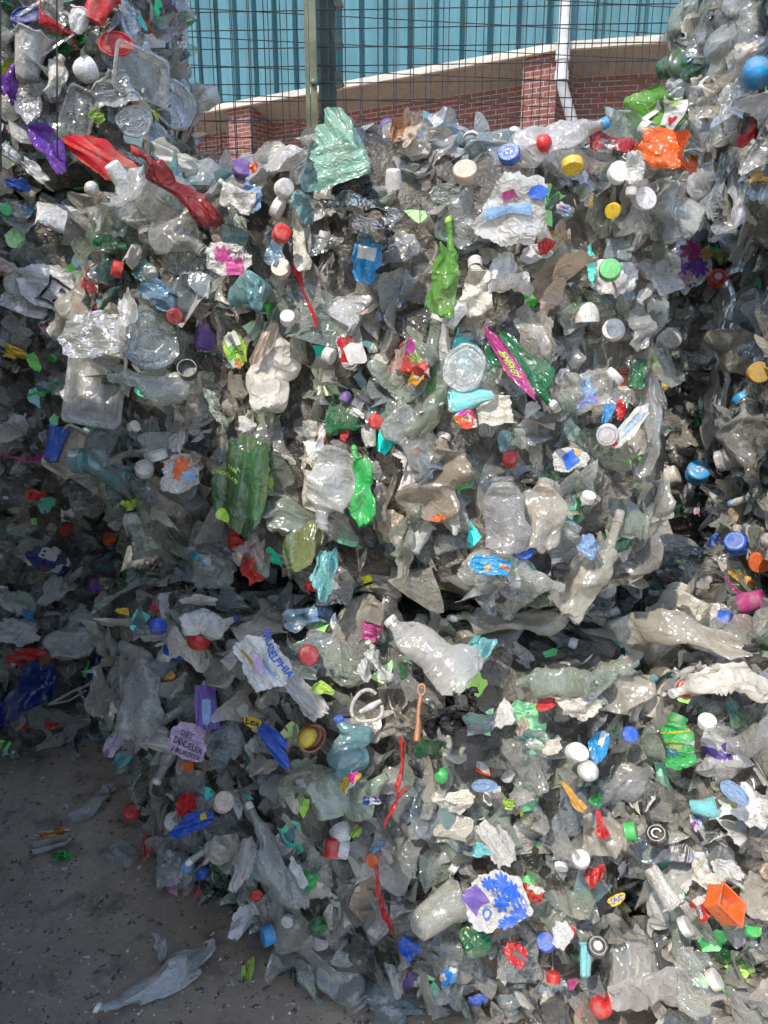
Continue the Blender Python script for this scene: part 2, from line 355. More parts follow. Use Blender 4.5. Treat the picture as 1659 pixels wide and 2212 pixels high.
def tub_geo(seed, flat=.5, crush=.6):
    pr = [(0, -.48), (.24, -.48), (.3, -.45), (.33, -.3), (.37, 0), (.41, .34), (.43, .4), (.5, .41), (.5, .45), (.46, .455), (.4, .43), (.36, .1), (.3, -.4)]
    V, F = lathe(pr, 36); V = V[:, [2, 0, 1]] * np.array([1, .9, .9 * flat]); return crushV(V, seed, crush), F
def lid_geo(seed, crush=.3, sy=1.0):
    pr = [(0, .0), (.2, .0), (.22, .02), (.36, .02), (.38, -.005), (.42, -.005), (.44, .04), (.49, .04), (.5, .02), (.5, -.03), (.48, -.03)]
    V, F = lathe(pr, 48, sy=sy); return crushV(V, seed, crush), F
def strip_geo(seed, n=40, w=8, crush=1.0, curl=.25, width=.13):
    rng = np.random.default_rng(seed); D = Deform(rng, amp=crush, f0=1.4, n=6, smooth_amp=.05)
    t = np.linspace(-.5, .5, n); s = np.linspace(-.5, .5, w); T, S = np.meshgrid(t, s, indexing='ij'); T = T.ravel(); S = S.ravel()
    tw = rng.uniform(-2, 2) * T; wd = width * (1 + .3 * np.sin(T * 9 + rng.uniform(0, 6)))
    P = np.stack([T, S * wd * np.cos(tw) + curl * (T ** 2) * rng.choice([-1, 1]), S * wd * np.sin(tw) + .06 * np.cos(S * 5)], 1)
    return D(P), gridF(n, w), np.stack([T + .5, S + .5], 1)
def loop_geo():
    mb = MB(); p = [(.5 * math.cos(a) * (.75 + .25 * math.sin(a)), .38 * math.sin(a), .03 * math.sin(2 * a)) for a in [2 * math.pi * k / 40 for k in range(36)]]
    mb.tube(p, .05, 10); mb.tube([(.3, -.2, 0), (.05, -.05, .02), (-.2, .12, 0)], [.05, .09, .05], 10); return np.array(mb.V), mb.F
def hanger_geo():
    mb = MB(); mb.tube([(-.5, -.1, 0), (-.1, .02, 0), (.1, .05, 0), (.45, .2, 0)], .022, 8); mb.tube([(0, .03, 0), (.02, -.1, 0), (.1, -.2, 0), (.22, -.2, 0), (.28, -.1, 0), (.22, -.02, 0)], .018, 8)
    mb.tube([(-.5, -.1, 0), (-.2, -.12, 0), (.1, -.02, .02)], .015, 8); return np.array(mb.V), mb.F
def spanner_geo():
    mb = MB(); mb.tube([(.42 + .1 * math.cos(a), .09 * math.sin(a), 0) for a in [2 * math.pi * k / 20 for k in range(20)]], .03, 8, True)
    mb.tube([(.32, 0, 0), (.1, .015, .01), (-.2, -.02, 0), (-.5, -.03, -.01)], [.05, .055, .075, .09], 8); return np.array(mb.V), mb.F
def trigger_geo():
    mb = MB(); mb.tube([(-.5, 0, 0), (-.3, 0, 0), (-.2, 0, 0), (0, .02, 0), (.35, .05, 0), (.5, .05, 0)], [.16, .16, .1, .12, .09, .07], 12); mb.tube([(.2, 0, 0), (.24, -.14, 0), (.15, -.3, 0)], [.05, .04, .02], 8); return np.array(mb.V), mb.F
def box_geo(seed):
    V = []; F = []
    rings = [(.42, .42, -.28), (.46, .46, .28), (.5, .5, .3), (.5, .5, .33), (.44, .44, .33), (.38, .38, -.22)]
    for hx, hy, z in rings: V += [(x, y, z) for x, y in rrect(hx, hy, .07, 5)]
    n = 20; F = gridF(len(rings), n, True); F += [tuple(range(n - 1, -1, -1)), tuple((len(rings) - 1) * n + k for k in range(n))]
    return crushV(V, seed, .35), F

# ---- lettering: font outlines turned into mesh and carried through the sheet's own crumpling
_dg = None
def text_pts(s, font_bold=False, maxedge=None):
    cu = bpy.data.curves.new('lettering', 'FONT'); cu.body = s; cu.align_x = 'CENTER'; cu.align_y = 'CENTER'; cu.resolution_u = 2
    if font_bold: cu.offset = .025
    o = bpy.data.objects.new('lettering', cu); COL.objects.link(o); dg = bpy.context.evaluated_depsgraph_get()
    me = bpy.data.meshes.new_from_object(o.evaluated_get(dg)); V = np.array([v.co[:] for v in me.vertices]); F = [tuple(p.vertices) for p in me.polygons]
    bpy.data.objects.remove(o); bpy.data.curves.remove(cu); bpy.data.meshes.remove(me)
    import bmesh
    bm = bmesh.new(); vs = [bm.verts.new(v) for v in V]
    for f in F:
        try: bm.faces.new([vs[i] for i in f])
        except ValueError: pass
    for _ in range(3):
        ed = [e for e in bm.edges if e.calc_length() > .15]
        if ed: bmesh.ops.subdivide_edges(bm, edges=ed, cuts=1); 
    bmesh.ops.triangulate(bm, faces=bm.faces)
    bm.verts.index_update(); V = np.array([v.co[:] for v in bm.verts]); F = [tuple(v.index for v in f.verts) for f in bm.faces]; bm.free()
    V[:, :2] -= (V[:, :2].max(0) + V[:, :2].min(0)) / 2; w = np.ptp(V[:, 0]); V /= w
    return V, F
def disc_pts(rx, ry, n=20, r0=0.0):
    V = [(0, 0, 0)] if r0 == 0 else []; m = n
    for rr in ((.5, 1) if r0 == 0 else (r0, (1 + r0) / 2, 1)): V += [(rx * rr * math.cos(6.2832 * k / m), ry * rr * math.sin(6.2832 * k / m), 0) for k in range(m)]
    if r0 == 0: F = [(0, 1 + k, 1 + (k + 1) % m) for k in range(m)] + [(1 + k, 1 + m + k, 1 + m + (k + 1) % m, 1 + (k + 1) % m) for k in range(m)]
    else: F = gridF(3, m, True)
    return np.array(V), F
def rect_pts(w, h, n=22):
    u, v = np.meshgrid(np.linspace(-.5, .5, n) * w, np.linspace(-.5, .5, n) * h, indexing='ij'); return np.stack([u.ravel(), v.ravel(), u.ravel() * 0], 1), gridF(n, n)
def heart_pts(s):
    P = [(16 * math.sin(t) ** 3, 13 * math.cos(t) - 5 * math.cos(2 * t) - 2 * math.cos(3 * t) - math.cos(4 * t)) for t in [2 * math.pi * k / 28 for k in range(28)]]
    V = [(0, 0, 0)] + [(x * s / 64, y * s / 64, 0) for x, y in P] + [(x * s / 32, y * s / 32, 0) for x, y in P]
    F = [(0, 1 + k, 1 + (k + 1) % 28) for k in range(28)] + [(1 + k, 29 + k, 29 + (k + 1) % 28, 1 + (k + 1) % 28) for k in range(28)]; return np.array(V), F
def flower_pts(s, n=8):
    m = 8 * n; V = [(0, 0, 0)]
    for q in (.5, 1): V += [(s * q * (.45 + .55 * abs(math.cos(n * math.pi * k / m))) * math.cos(6.2832 * k / m), s * q * (.45 + .55 * abs(math.cos(n * math.pi * k / m))) * math.sin(6.2832 * k / m), 0) for k in range(m)]
    F = [(0, 1 + k, 1 + (k + 1) % m) for k in range(m)] + [(1 + k, 1 + m + k, 1 + m + (k + 1) % m, 1 + (k + 1) % m) for k in range(m)]; return np.array(V), F
def recycle_pts(s):
    V = []; F = []
    for k in range(3):
        a = R(90 + 120 * k); 
        P = [(.62, -.42), (.62, .1), (.82, .1), (.5, .42), (.18, .1), (.4, .1), (.4, -.42)]
        b = len(V); V += [(s * (x * math.cos(a) - y * math.sin(a)), s * (x * math.sin(a) + y * math.cos(a)), 0) for x, y in P]; F += [(b, b + 1, b + 5, b + 6), (b + 1, b + 2, b + 3, b + 4, b + 5)]
    return np.array(V), F
def place2(V, x, y, rot=0, sx=1, sy=None, z=.012):
    sy = sx if sy is None else sy; c, s = math.cos(R(rot)), math.sin(R(rot)); X = V[:, 0] * sx; Y = V[:, 1] * sy
    return np.stack([x + X * c - Y * s, y + X * s + Y * c, X * 0 + z], 1)
# ---------------------------------------------------------------- ground
def ground_mat():
    m, nt, out = newmat('dirty_concrete'); L = nt.links.new
    v = nd(nt, 'ShaderNodeNewGeometry').outputs['Position']
    a = noise_(nt, v, 1.3, 8, .6); b = noise_(nt, v, 26, 6, .7); c = noise_(nt, v, 9, 5, .65)
    col = mix_(nt, ramp_(nt, a, .35, .68), (.33, .255, .185), (.54, .44, .33))
    col = mix_(nt, math_(nt, 'MULTIPLY', ramp_(nt, c, .5, .7), .6), col, (.10, .08, .062))
    st = noise_(nt, v, 48, 3, .6); st2 = noise_(nt, v, 15, 4, .6)
    stone = math_(nt, 'GREATER_THAN', st, .61)
    col = mix_(nt, math_(nt, 'MULTIPLY', stone, .75), col, mix_(nt, math_(nt, 'GREATER_THAN', st2, .52), (.05, .045, .04), (.40, .32, .24)))
    vo2 = nd(nt, 'ShaderNodeTexVoronoi'); L(v, vo2.inputs['Vector']); vo2.inputs['Scale'].default_value = 120
    sp2 = nd(nt, 'ShaderNodeSeparateColor'); L(vo2.outputs['Color'], sp2.inputs[0])
    fleck = math_(nt, 'MULTIPLY', math_(nt, 'LESS_THAN', vo2.outputs['Distance'], .2), math_(nt, 'GREATER_THAN', sp2.outputs[0], .965))
    col = mix_(nt, fleck, col, (.5, .47, .42))
    col = mix_(nt, math_(nt, 'MULTIPLY', ramp_(nt, b, .4, .75), .35), col, (.24, .22, .2))
    pb = nd(nt, 'ShaderNodeBsdfPrincipled'); L(col, pb.inputs[0]); pb.inputs['Roughness'].default_value = .82
    bp = nd(nt, 'ShaderNodeBump'); bp.inputs['Distance'].default_value = .006; bp.inputs['Strength'].default_value = .8
    L(math_(nt, 'ADD', b, math_(nt, 'MULTIPLY', stone, .4)), bp.inputs['Height']); L(bp.outputs[0], pb.inputs['Normal']); L(pb.outputs[0], out.inputs[0]); return m
def build_ground():
    n = 60; xs = np.sign(np.linspace(-1, 1, n)) * np.abs(np.linspace(-1, 1, n)) ** 2.5 * 70
    u, v = np.meshgrid(xs, xs + 3, indexing='ij')
    z = np.zeros_like(u)
    g = link('ground', mesh('ground', np.stack([u.ravel(), v.ravel(), z.ravel()], 1), gridF(n, n), ground_mat())); tag(g, kind='structure')
build_ground()

# ---------------------------------------------------------------- building behind the fence
def brick_mat():
    m, nt, out = newmat('red_brick'); L = nt.links.new
    uv = nd(nt, 'ShaderNodeTexCoord').outputs['UV']
    br = nd(nt, 'ShaderNodeTexBrick'); L(uv, br.inputs[0]); br.inputs['Scale'].default_value = 1.0
    br.inputs['Brick Width'].default_value = .225; br.inputs['Row Height'].default_value = .075; br.inputs['Mortar Size'].default_value = .006; br.inputs['Mortar Smooth'].default_value = .2
    br.inputs['Color1'].default_value = (.22, .078, .06, 1); br.inputs['Color2'].default_value = (.165, .06, .05, 1); br.inputs['Mortar'].default_value = (.42, .36, .32, 1); br.inputs['Bias'].default_value = .1
    n = noise_(nt, uv, 6, 6)
    c = mix_(nt, math_(nt, 'MULTIPLY', ramp_(nt, n, .45, .75), .45), br.outputs[0], (.32, .14, .11))
    pb = nd(nt, 'ShaderNodeBsdfPrincipled'); L(c, pb.inputs[0]); pb.inputs['Roughness'].default_value = .85
    bp = nd(nt, 'ShaderNodeBump'); bp.inputs['Distance'].default_value = .008; bp.inputs['Strength'].default_value = .6
    L(math_(nt, 'SUBTRACT', 1.0, br.outputs['Fac']), bp.inputs['Height']); L(bp.outputs[0], pb.inputs['Normal']); L(pb.outputs[0], out.inputs[0]); return m
M['brick'] = brick_mat()
M['clad'] = simple('teal_cladding_paint', (.075, .205, .25), .45, nscale=1.2, streak=(3.5, 3.5, .35), var=.22, bump=.05, dark=(.05, .2, .27))
M['trim'] = simple('cream_fascia_paint', (.6, .56, .49), .55, var=.2, nscale=3, streak=(1, 1, 3))
M['soffit'] = simple('beige_soffit_board', (.30, .27, .235), .8, var=.15)
M['pipe'] = simple('white_pipe_plastic', (.6, .61, .63), .35, var=.15)
M['gasket'] = simple('dark_flashing', (.1, .1, .11), .6)

def quad_uv(mb, uvs, P, u, v):
    b = len(mb.V); mb.V += [tuple(p) for p in P]; mb.F.append((b, b + 1, b + 2, b + 3)); uvs += [(u[0], v[0]), (u[1], v[0]), (u[1], v[1]), (u[0], v[1])]
ZF = 4.9; K = 1.6
GA, GM, GB = on_plane(422, 243, ZF), on_plane(1213, 102, ZF), on_plane(1475, 84, ZF)
def wing(A, B, ext, name, label, pillars, uvshift, bay):
    """a run of wall from A to B (line of the gutter), extended by ext beyond either end"""
    d = (B - A); d.z = 0; d.normalize(); nrm = Vector((d.y, -d.x, 0))
    if nrm.dot(-A) < 0: nrm = -nrm                           # towards the camera
    A0 = A - d * ext[0]; A0.z = 0; Ln = (B - A).length + ext[0] + ext[1]; OV = .42 * K
    def W(s, out, z): return A0 + d * s + nrm * out + Vector((0, 0, z))
    root = bpy.data.objects.new(name, None); COL.objects.link(root); root.location = A0; tag(root, label, 'building')
    bpy.context.view_layer.update(); inv = Matrix.Translation(-A0)
    def fin(mb, nm, mat, uvs=None, parent=root):
        V = [inv @ Vector(v) for v in mb.V]; o = link(nm, mesh(nm, V, mb.F, mat, uv=uvs, smooth=False), parent); return o
    mb = MB(); uvs = []                                       # recessed brick wall
    quad_uv(mb, uvs, [W(0, -OV, 0), W(Ln, -OV, 0), W(Ln, -OV, ZF - .1), W(0, -OV, ZF - .1)], (0, Ln), (0, ZF - .1)); fin(mb, 'brick_wall', 'brick', uvs)
    for s0, wd in pillars:
        mb = MB(); uvs = []
        for (p0, o0, p1, o1, ln) in ((s0, -OV + .002, s0, -.02, OV), (s0, -.02, s0 + wd, -.02, wd), (s0 + wd, -.02, s0 + wd, -OV + .002, OV)):
            quad_uv(mb, uvs, [W(p0, o0, 0), W(p1, o1, 0), W(p1, o1, ZF - .02), W(p0, o0, ZF - .02)], (uvshift, uvshift + ln), (0, ZF - .02)); uvshift += ln
        fin(mb, 'pillar', 'brick', uvs)
    mb = MB()                                                 # soffit between wall and gutter, sloping down to the wall
    s_prev = 0
    for s0, wd in pillars + [(Ln, 0)]:
        if s0 > s_prev + .02:
            V = [W(s_prev, -OV + .002, ZF - .24), W(s0, -OV + .002, ZF - .24), W(s0, .0, ZF - .02), W(s_prev, .0, ZF - .02)]
            mb.add(V, [(0, 1, 2, 3)])
        s_prev = s0 + wd
    fin(mb, 'soffit', 'soffit')
    mb = MB(); V = [W(0, .0, ZF - .055), W(Ln, .0, ZF - .055), W(Ln, .1, ZF - .055), W(0, .1, ZF - .055), W(0, .0, ZF + .045), W(Ln, .0, ZF + .045), W(Ln, .1, ZF + .045), W(0, .1, ZF + .045)]
    mb.add(V, [(0, 1, 2, 3), (3, 2, 6, 7), (7, 6, 5, 4), (0, 3, 7, 4), (1, 5, 6, 2)]); fin(mb, 'gutter_trim', 'trim')
    mb = MB(); pts = []; s = 0; P = bay                       # trapezoid-ribbed cladding
    while s < Ln + P:
        pts += [(s, .0), (s + P * .30, .0), (s + P * .34, -.008), (s + P * .38, .0), (s + P * .74, .0), (s + P * .78, -.13), (s + P * .93, -.13)]; s += P
    z0, z1 = ZF + .03, 11.0
    for i, (a, o) in enumerate(pts):
        mb.V += [tuple(W(min(a, Ln), o - .005, z0)), tuple(W(min(a, Ln), o - .005, z1))]
        if i and pts[i - 1][0] < Ln: mb.F.append((2 * i - 2, 2 * i, 2 * i + 1, 2 * i - 1))
    clad = fin(mb, 'cladding', 'clad')
    return root, W, Ln, clad, fin
dl = (GM - GA).normalized()
def s_of(A, B, ext0, px, py):     # where along the gutter line the pixel falls
    d = (B - A).normalized(); p = on_plane(px, py, ZF); return (p - A).dot(d) + ext0
pl = [(s_of(GA, GM, 5, 487, 230), .0), (s_of(GA, GM, 5, 1130, 117), 0)]
w1 = abs(s_of(GA, GM, 5, 535, 222) - pl[0][0]); w2 = abs(s_of(GA, GM, 5, 1208, 103) - pl[1][0])
rt, WL, LnL, cladL, _ = wing(GA, GM, (5, 0), 'industrial_building', 'brick and teal clad industrial building behind the mesh fence, left of the white downpipe', [(pl[0][0], w1), (pl[1][0], w2 - .02)], 0, .48)
rt2, WR, LnR, cladR, finR = wing(GM + (GB - GM).normalized() * .02, GB, (0, 8), 'industrial_building', 'brick and teal clad building wing turned to face the fence, right of the downpipe', [], 3.1, .58)
# downpipe at the corner, ducking under the soffit
pd = (GB - GM).normalized(); nr = Vector((pd.y, -pd.x, 0)); nr = -nr if nr.dot(-GM) < 0 else nr
P0 = GM + nr * .2 + pd * .03
mb = MB(); mb.tube([(P0.x, P0.y, 11), (P0.x, P0.y, ZF - .1), (P0.x, P0.y, ZF - .4)] , .085, 16)
pr = bpy.data.objects.new('downpipe', None); COL.objects.link(pr); tag(pr, 'white rainwater downpipe running down the corner of the teal building', 'downpipe')
mb.build('upper_pipe', 'pipe', pr, smooth=True)
mb = MB(); q = P0 - nr * .45 + pd * .36
mb.tube([(P0.x, P0.y, ZF - .4), (P0.x, P0.y, ZF - .48), tuple((P0 * .9 + q * .1).xy) + (ZF - .6,), tuple(q.xy) + (ZF - 1.4,), tuple(q.xy) + (ZF - 1.5,), tuple(q.xy) + (0,)], .078, 16); mb.build('lower_pipe', 'pipe', pr, smooth=True)
for z in (ZF - .16, ZF - .42):
    mb = MB(); mb.tube([(P0.x, P0.y, z - .06), (P0.x, P0.y, z + .06)], .103, 16); mb.build('collar', 'pipe', pr, smooth=True)

# ---------------------------------------------------------------- mesh fences
M['wire'] = simple('dark_coated_wire', (.045, .05, .05), .35, metal=.3, var=.3)
M['post'] = simple('olive_galvanised_post', (.19, .195, .12), .5, metal=.4, nscale=12, var=.35, dark=(.1, .11, .07))
M['darkpost'] = simple('dark_green_post', (.05, .065, .06), .45, metal=.3, nscale=12, var=.3)
def fence(y, x0, x1, rotz, dx, dz, r, label, ztop, ph=0, nm='mesh_fence'):
    root = bpy.data.objects.new(nm, None); COL.objects.link(root); root.location = (0, y, 0); root.rotation_euler = (0, 0, rotz); tag(root, label, 'fence')
    mb = MB(); x = x0 + ph
    while x < x1:
        j = random.uniform(-.002, .002); mb.tube([(x, 0, .05), (x + j, 0, ztop * .5), (x, 0, ztop)], r, 5); x += dx
    mb.build('vertical_wires', 'wire', root, True)
    mb = MB(); z = .1
    while z < ztop:
        mb.tube([(x0, -r * 1.8, z + .0), ((x0 + x1) / 2, -r * 1.8, z + random.uniform(-.004, .002)), (x1, -r * 1.8, z)], r, 5); z += dz
    mb.build('horizontal_wires', 'wire', root, True)
    return root
f1 = fence(3.3, -3.0, 3.2, R(-3), .062, .062, .0021, 'dark mesh fence panel directly behind the bales, with olive posts', 3.6)
f2 = fence(3.75, -3.4, 3.6, R(9), .078, .105, .0021, 'second dark mesh fence standing close behind the first one', 3.6, .02)
pp = on_plane(664, 150, 2.6); 
def at_y(px, py, y): d = ray(px, py); return CAM + d * ((y - CAM.y) / d.y)
xa = at_y(671, 150, 3.25).x
post = bpy.data.objects.new('fence_post', None); COL.objects.link(post); post.location = (xa, 3.25, 0); tag(post, 'olive flat steel fence post with a round bolt head', 'fence post')
mb = MB(); mb.box((.012, -.012, 1.9), (.012, .004, 1.9)); mb.box((-.012, .0, 1.9), (.008, .01, 1.9)); mb.build('post_body', 'post', post)
zb = at_y(675, 178, 3.23).z
mb = MB(); V, F = lathe([(0, .0), (.006, -.0), (.0105, .003), (.012, .008)], 14); mb.add([(v[0] + .012, v[2] - .03, v[1] + zb) for v in V * np.array([1, 1, 1])], F); mb.build('bolt', 'post', post, True)
xb = at_y(707, 150, 3.35).x
post2 = bpy.data.objects.new('fence_post', None); COL.objects.link(post2); post2.location = (xb, 3.36, 0); tag(post2, 'dark steel fence post with clamp plates stepping down its side', 'fence post')
mb = MB(); mb.box((0, 0, 1.9), (.034, .02, 1.9)); mb.build('post_body', 'darkpost', post2)
for k in range(26):
    z = .4 + k * .135; mb = MB(); mb.box((0, 0, 0), (.016, .008, .03), Matrix.Translation((.042, -.02, z)) @ Matrix.Rotation(R(-20), 4, 'Y')); mb.build('clamp', 'darkpost', post2)

# ---------------------------------------------------------------- bale cores
BALES = []
def bale(name, front, back, z0, z1, label, r=.2, seed=0, bulge=(), amp=.055, vis=True, wires=(), n=44):
    f = [Vector((*p, 0)) for p in front]; b = [Vector((*p, 0)) for p in back]
    def lerp(L_, t):
        t = (t + 1) / 2 * (len(L_) - 1); i = min(int(t), len(L_) - 2); return L_[i].lerp(L_[i + 1], t - i)
    V = []; F = []; lin = np.linspace(-1, 1, n)
    idx = {}
    def put(x, y, z):
        k = (round(x, 5), round(y, 5), round(z, 5))
        if k not in idx: idx[k] = len(V); V.append(Vector((x, y, z)))
        return idx[k]
    for ax in range(3):
        for sg in (-1, 1):
            for i in range(n - 1):
                for j in range(n - 1):
                    q = []
                    for (a, c) in ((lin[i], lin[j]), (lin[i + 1], lin[j]), (lin[i + 1], lin[j + 1]), (lin[i], lin[j + 1])):
                        p = [0, 0, 0]; p[ax] = sg; p[(ax + 1) % 3] = a; p[(ax + 2) % 3] = c; q.append(put(*p))
                    F.append(q if sg > 0 else q[::-1])
    out = []
    ctr = (lerp(f, 0) + lerp(b, 0)) / 2; ctr.z = (z0 + z1) / 2
    for v in V:
        c = Vector([max(-(1 - r), min(1 - r, t)) for t in v]); d = v - c
        p = c + d.normalized() * r if d.length > 0 else v
        pf, pk = lerp(f, p.x), lerp(b, p.x); w_ = pf.lerp(pk, (p.y + 1) / 2); w_.z = z0 + (z1 - z0) * (p.z + 1) / 2
        o = (w_ - ctr).normalized()
        h = noise.noise(w_ * 2.6 + Vector((seed * 7.3, 0, 0))) * 1.0 + noise.noise(w_ * 6.5 + Vector((0, seed * 3.1, 0))) * .7 + noise.noise(w_ * 15) * .35
        w_ = w_ + o * h * amp
        for (bx, by, bz, sg, am, dr) in bulge:
            g = math.exp(-((w_ - Vector((bx, by, bz))).length / sg) ** 2); w_ = w_ + Vector(dr) * am * g
        w_.z = max(w_.z, .012); out.append(w_)
    me = mesh(name, out, F, 'core', sharp=50); o = link(name, me); tag(o, label, 'bale')
    BALES.append(dict(o=o, V=out, F=F, name=name, label=label, vis=vis)); return o
LC = bale('plastic_bale', [(-.68, 1.74), (-.2, 1.43), (.14, 1.31), (.50, 1.30)], [(-.70, 2.6), (-.2, 2.5), (.2, 2.4), (.55, 2.35)], .0, .83, 'lower middle bale of crushed clear bottles standing on the concrete', seed=1, bulge=[(-.66, 1.75, .5, .3, .06, (-1, -.3, 0)), (.1, 1.4, .2, .35, .05, (.0, -1, 0)), (-.6, 1.7, .05, .2, .06, (1, .6, 0))])
UC = bale('plastic_bale', [(-.60, 1.66), (-.1, 1.46), (.22, 1.40), (.51, 1.41)], [(-.66, 2.5), (-.2, 2.4), (.2, 2.35), (.53, 2.3)], .93, 1.665, 'upper middle bale of crushed clear bottles, widest in view', seed=2, r=.15, bulge=[(.25, 1.35, 1.06, .26, .09, (0, -1, 0)), (-.6, 1.6, 1.35, .3, .03, (-1, -.4, 0)), (-.08, 1.55, 1.66, .2, .05, (0, 0, 1)), (.14, 1.55, 1.66, .28, .07, (0, 0, 1)), (.42, 1.5, 1.64, .2, .06, (0, 0, 1))])
LR = bale('plastic_bale', [(.56, 1.27), (.9, 1.17), (1.5, 1.1)], [(.62, 2.2), (1.0, 2.1), (1.6, 2.1)], .0, .80, 'lower bale of crushed bottles at the near corner of the heap', seed=3, bulge=[(.5, 1.2, .08, .22, .08, (-.3, -1, 0)), (.9, 1.1, .2, .3, .05, (0, -1, 0))])
UR = bale('plastic_bale', [(.765, 1.33), (1.0, 1.22), (1.5, 1.15)], [(1.0, 2.2), (1.25, 2.15), (1.6, 2.1)], .84, 1.62, 'upper bale of crushed bottles beside the narrow dark gap', seed=4)
TR = bale('plastic_bale', [(.735, 1.5), (1.0, 1.36), (1.5, 1.3)], [(.82, 2.4), (1.1, 2.3), (1.6, 2.2)], 1.66, 2.5, 'topmost bale of clear bottles reaching above the frame, holding the green bag', seed=5)
LL0 = bale('plastic_bale', [(-1.9, 2.05), (-1.3, 2.25), (-.84, 2.42)], [(-1.9, 3.0), (-1.3, 3.05), (-.84, 3.1)], .0, .88, 'shaded lower bale of mixed packaging with the big dark blue ball', seed=6)
LL1 = bale('plastic_bale', [(-1.9, 2.0), (-1.3, 2.1), (-.80, 2.15)], [(-1.9, 3.0), (-1.3, 3.05), (-.78, 3.0)], .9, 1.74, 'middle bale of mixed packaging in the shaded stack by the crumpled sign', seed=7)
LL2 = bale('plastic_bale', [(-1.9, 1.95), (-1.2, 2.1), (-.64, 2.2)], [(-1.9, 3.0), (-1.3, 3.05), (-.68, 2.95)], 1.76, 2.7, 'topmost bale of food trays and tubs, bound with thin dark wires', seed=8, r=.16)
for k, (ox, oy, z0, z1) in enumerate(((-1.75, -.15, 0, .8), (-1.7, -.15, .82, 1.6), (-1.72, -.13, 1.62, 2.4))):  # unseen stack, added to cast shade over the heap's left side and concrete
    bale('plastic_bale', [(ox + .1, oy - .2), (-.74 + ox + 1.75, oy - .15)], [(ox + .12, oy + 1.15), (-.80 + ox + 1.75, oy + 1.13)], z0, z1, ('bottom', 'middle', 'top')[k] + ' bale of the unseen side stack added to throw shade across the concrete', seed=20 + k, n=26, vis=False)
for k, (ox, z0, z1) in enumerate(((-2.72, 0, .9), (-2.68, .92, 1.8), (-2.74, 1.82, 2.65))):  # outer unseen stack added to block the sun patch on the ground
    bale('plastic_bale', [(ox, -.35), (ox + 1.1, -.3)], [(ox, 1.4), (ox + 1.1, 1.3)], z0, z1, ('bottom', 'middle', 'top')[k] + ' bale of the unseen outer side stack, added to throw shade on the ground', seed=30 + k, n=26, vis=False)
for k, (z0, z1) in enumerate(((0, .8), (.82, 1.6), (1.62, 2.4))):  # narrow unseen stack added so the left bales fall into shade
    bale('plastic_bale', [(-2.1, 1.5), (-1.17, 1.42)], [(-2.1, 1.9), (-1.22, 1.84)], z0, z1, ('bottom', 'middle', 'top')[k] + ' bale of the unseen narrow side stack, added to shade the left bales', seed=50 + k, n=24, vis=False, amp=.03)
BK = bale('plastic_bale', [(.35, 2.55), (1.6, 2.45)], [(.35, 3.1), (1.6, 3.1)], .0, 1.72, 'dim bale standing behind the narrow dark gap', seed=41, n=30)
allV = []; allF = []; owner = []
for i, b in enumerate(BALES):
    if not b['vis']: continue
    base = len(allV); allV += b['V']; allF += [[q + base for q in f] for f in b['F']]; owner += [i] * len(b['F'])
BVH = BVHTree.FromPolygons(allV, allF)
def hit(px, py):
    d = ray(px, py); l, n, i, t = BVH.ray_cast(CAM, d)
    return (l, n, owner[i]) if l is not None else None
# tie wires round the top left bale
for px in (32, 149):
    pts = []
    for py in range(-40, 400, 20):
        h = hit(px + (py * .0), py)
        if h: pts.append(h[0] - h[0].normalized() * 0 + Vector((0, -.075, 0)))
    if len(pts) > 3: mb = MB(); mb.tube(pts, .0022, 6); mb.build('tie_wire', 'wire', LL2, True)
# ---------------------------------------------------------------- colours: (r, g, b, how opaque)
C = dict(
 tclear=(.78, .78, .76, .36), clear=(.74, .75, .71, .2), grey=(.58, .585, .56, .3), dark=(.12, .125, .13, .6), beige=(.66, .62, .53, .4), cream=(.78, .74, .65, .72), dirty=(.5, .43, .34, .5),
 greenish=(.50, .58, .48, .28), bluish=(.48, .56, .58, .28), teal=(.20, .42, .45, .62), aqua=(.18, .55, .58, .8), milk=(.70, .70, .68, .62), white=(.80, .80, .79, 1), offw=(.66, .65, .62, 1),
 red=(.62, .02, .025, 1), dred=(.35, .02, .03, 1), orange=(.80, .14, .02, 1), amber=(.70, .36, .05, 1), yellow=(.80, .55, .02, 1), lime=(.38, .62, .06, 1), green=(.03, .33, .08, 1),
 dgreen=(.02, .15, .06, .75), bgreen=(.05, .5, .12, 1), pgreen=(.27, .50, .38, .92), blue=(.02, .12, .60, 1), dblue=(.012, .03, .20, 1), sky=(.02, .32, .70, 1), pblue=(.25, .42, .68, 1), steel=(.14, .26, .36, .9),
 purple=(.14, .08, .34, 1), violet=(.17, .05, .42, 1), magenta=(.45, .04, .22, 1), pink=(.75, .35, .48, 1), lilac=(.62, .45, .66, 1), brown=(.22, .13, .07, .95), tan=(.55, .43, .33, .85),
 black=(.018, .018, .02, 1), silver=(.5, .5, .5, 1), olive=(.20, .24, .10, .88), rust=(.45, .18, .08, .9), gold=(.55, .36, .08, 1), peach=(.66, .52, .42, 1), glime=(.13, .33, .05, .9), moss=(.05, .13, .05, .85), sage=(.45, .55, .42, .6))
BOT = {}
def get_bottle(seed, prof, flat, label, crush=1.0, bend=.3):
    k = (seed, prof, flat, label, crush, bend)
    if k not in BOT:
        g = bottle(seed, prof, flat, crush, bend, label=label); e = dict(me={})
        e['geo'] = g
        e['lab'] = mesh('bottle_label', g['lab'][0], g['lab'][1], 'label', g['lab'][2]) if label else None
        BOT[k] = e
    return BOT[k]
def bot_mesh(e, mat):
    if mat not in e['me']: g = e['geo']; e['me'][mat] = mesh('bottle_body', g['V'], g['F'], mat, g['uv'], sharp=38)
    return e['me'][mat]
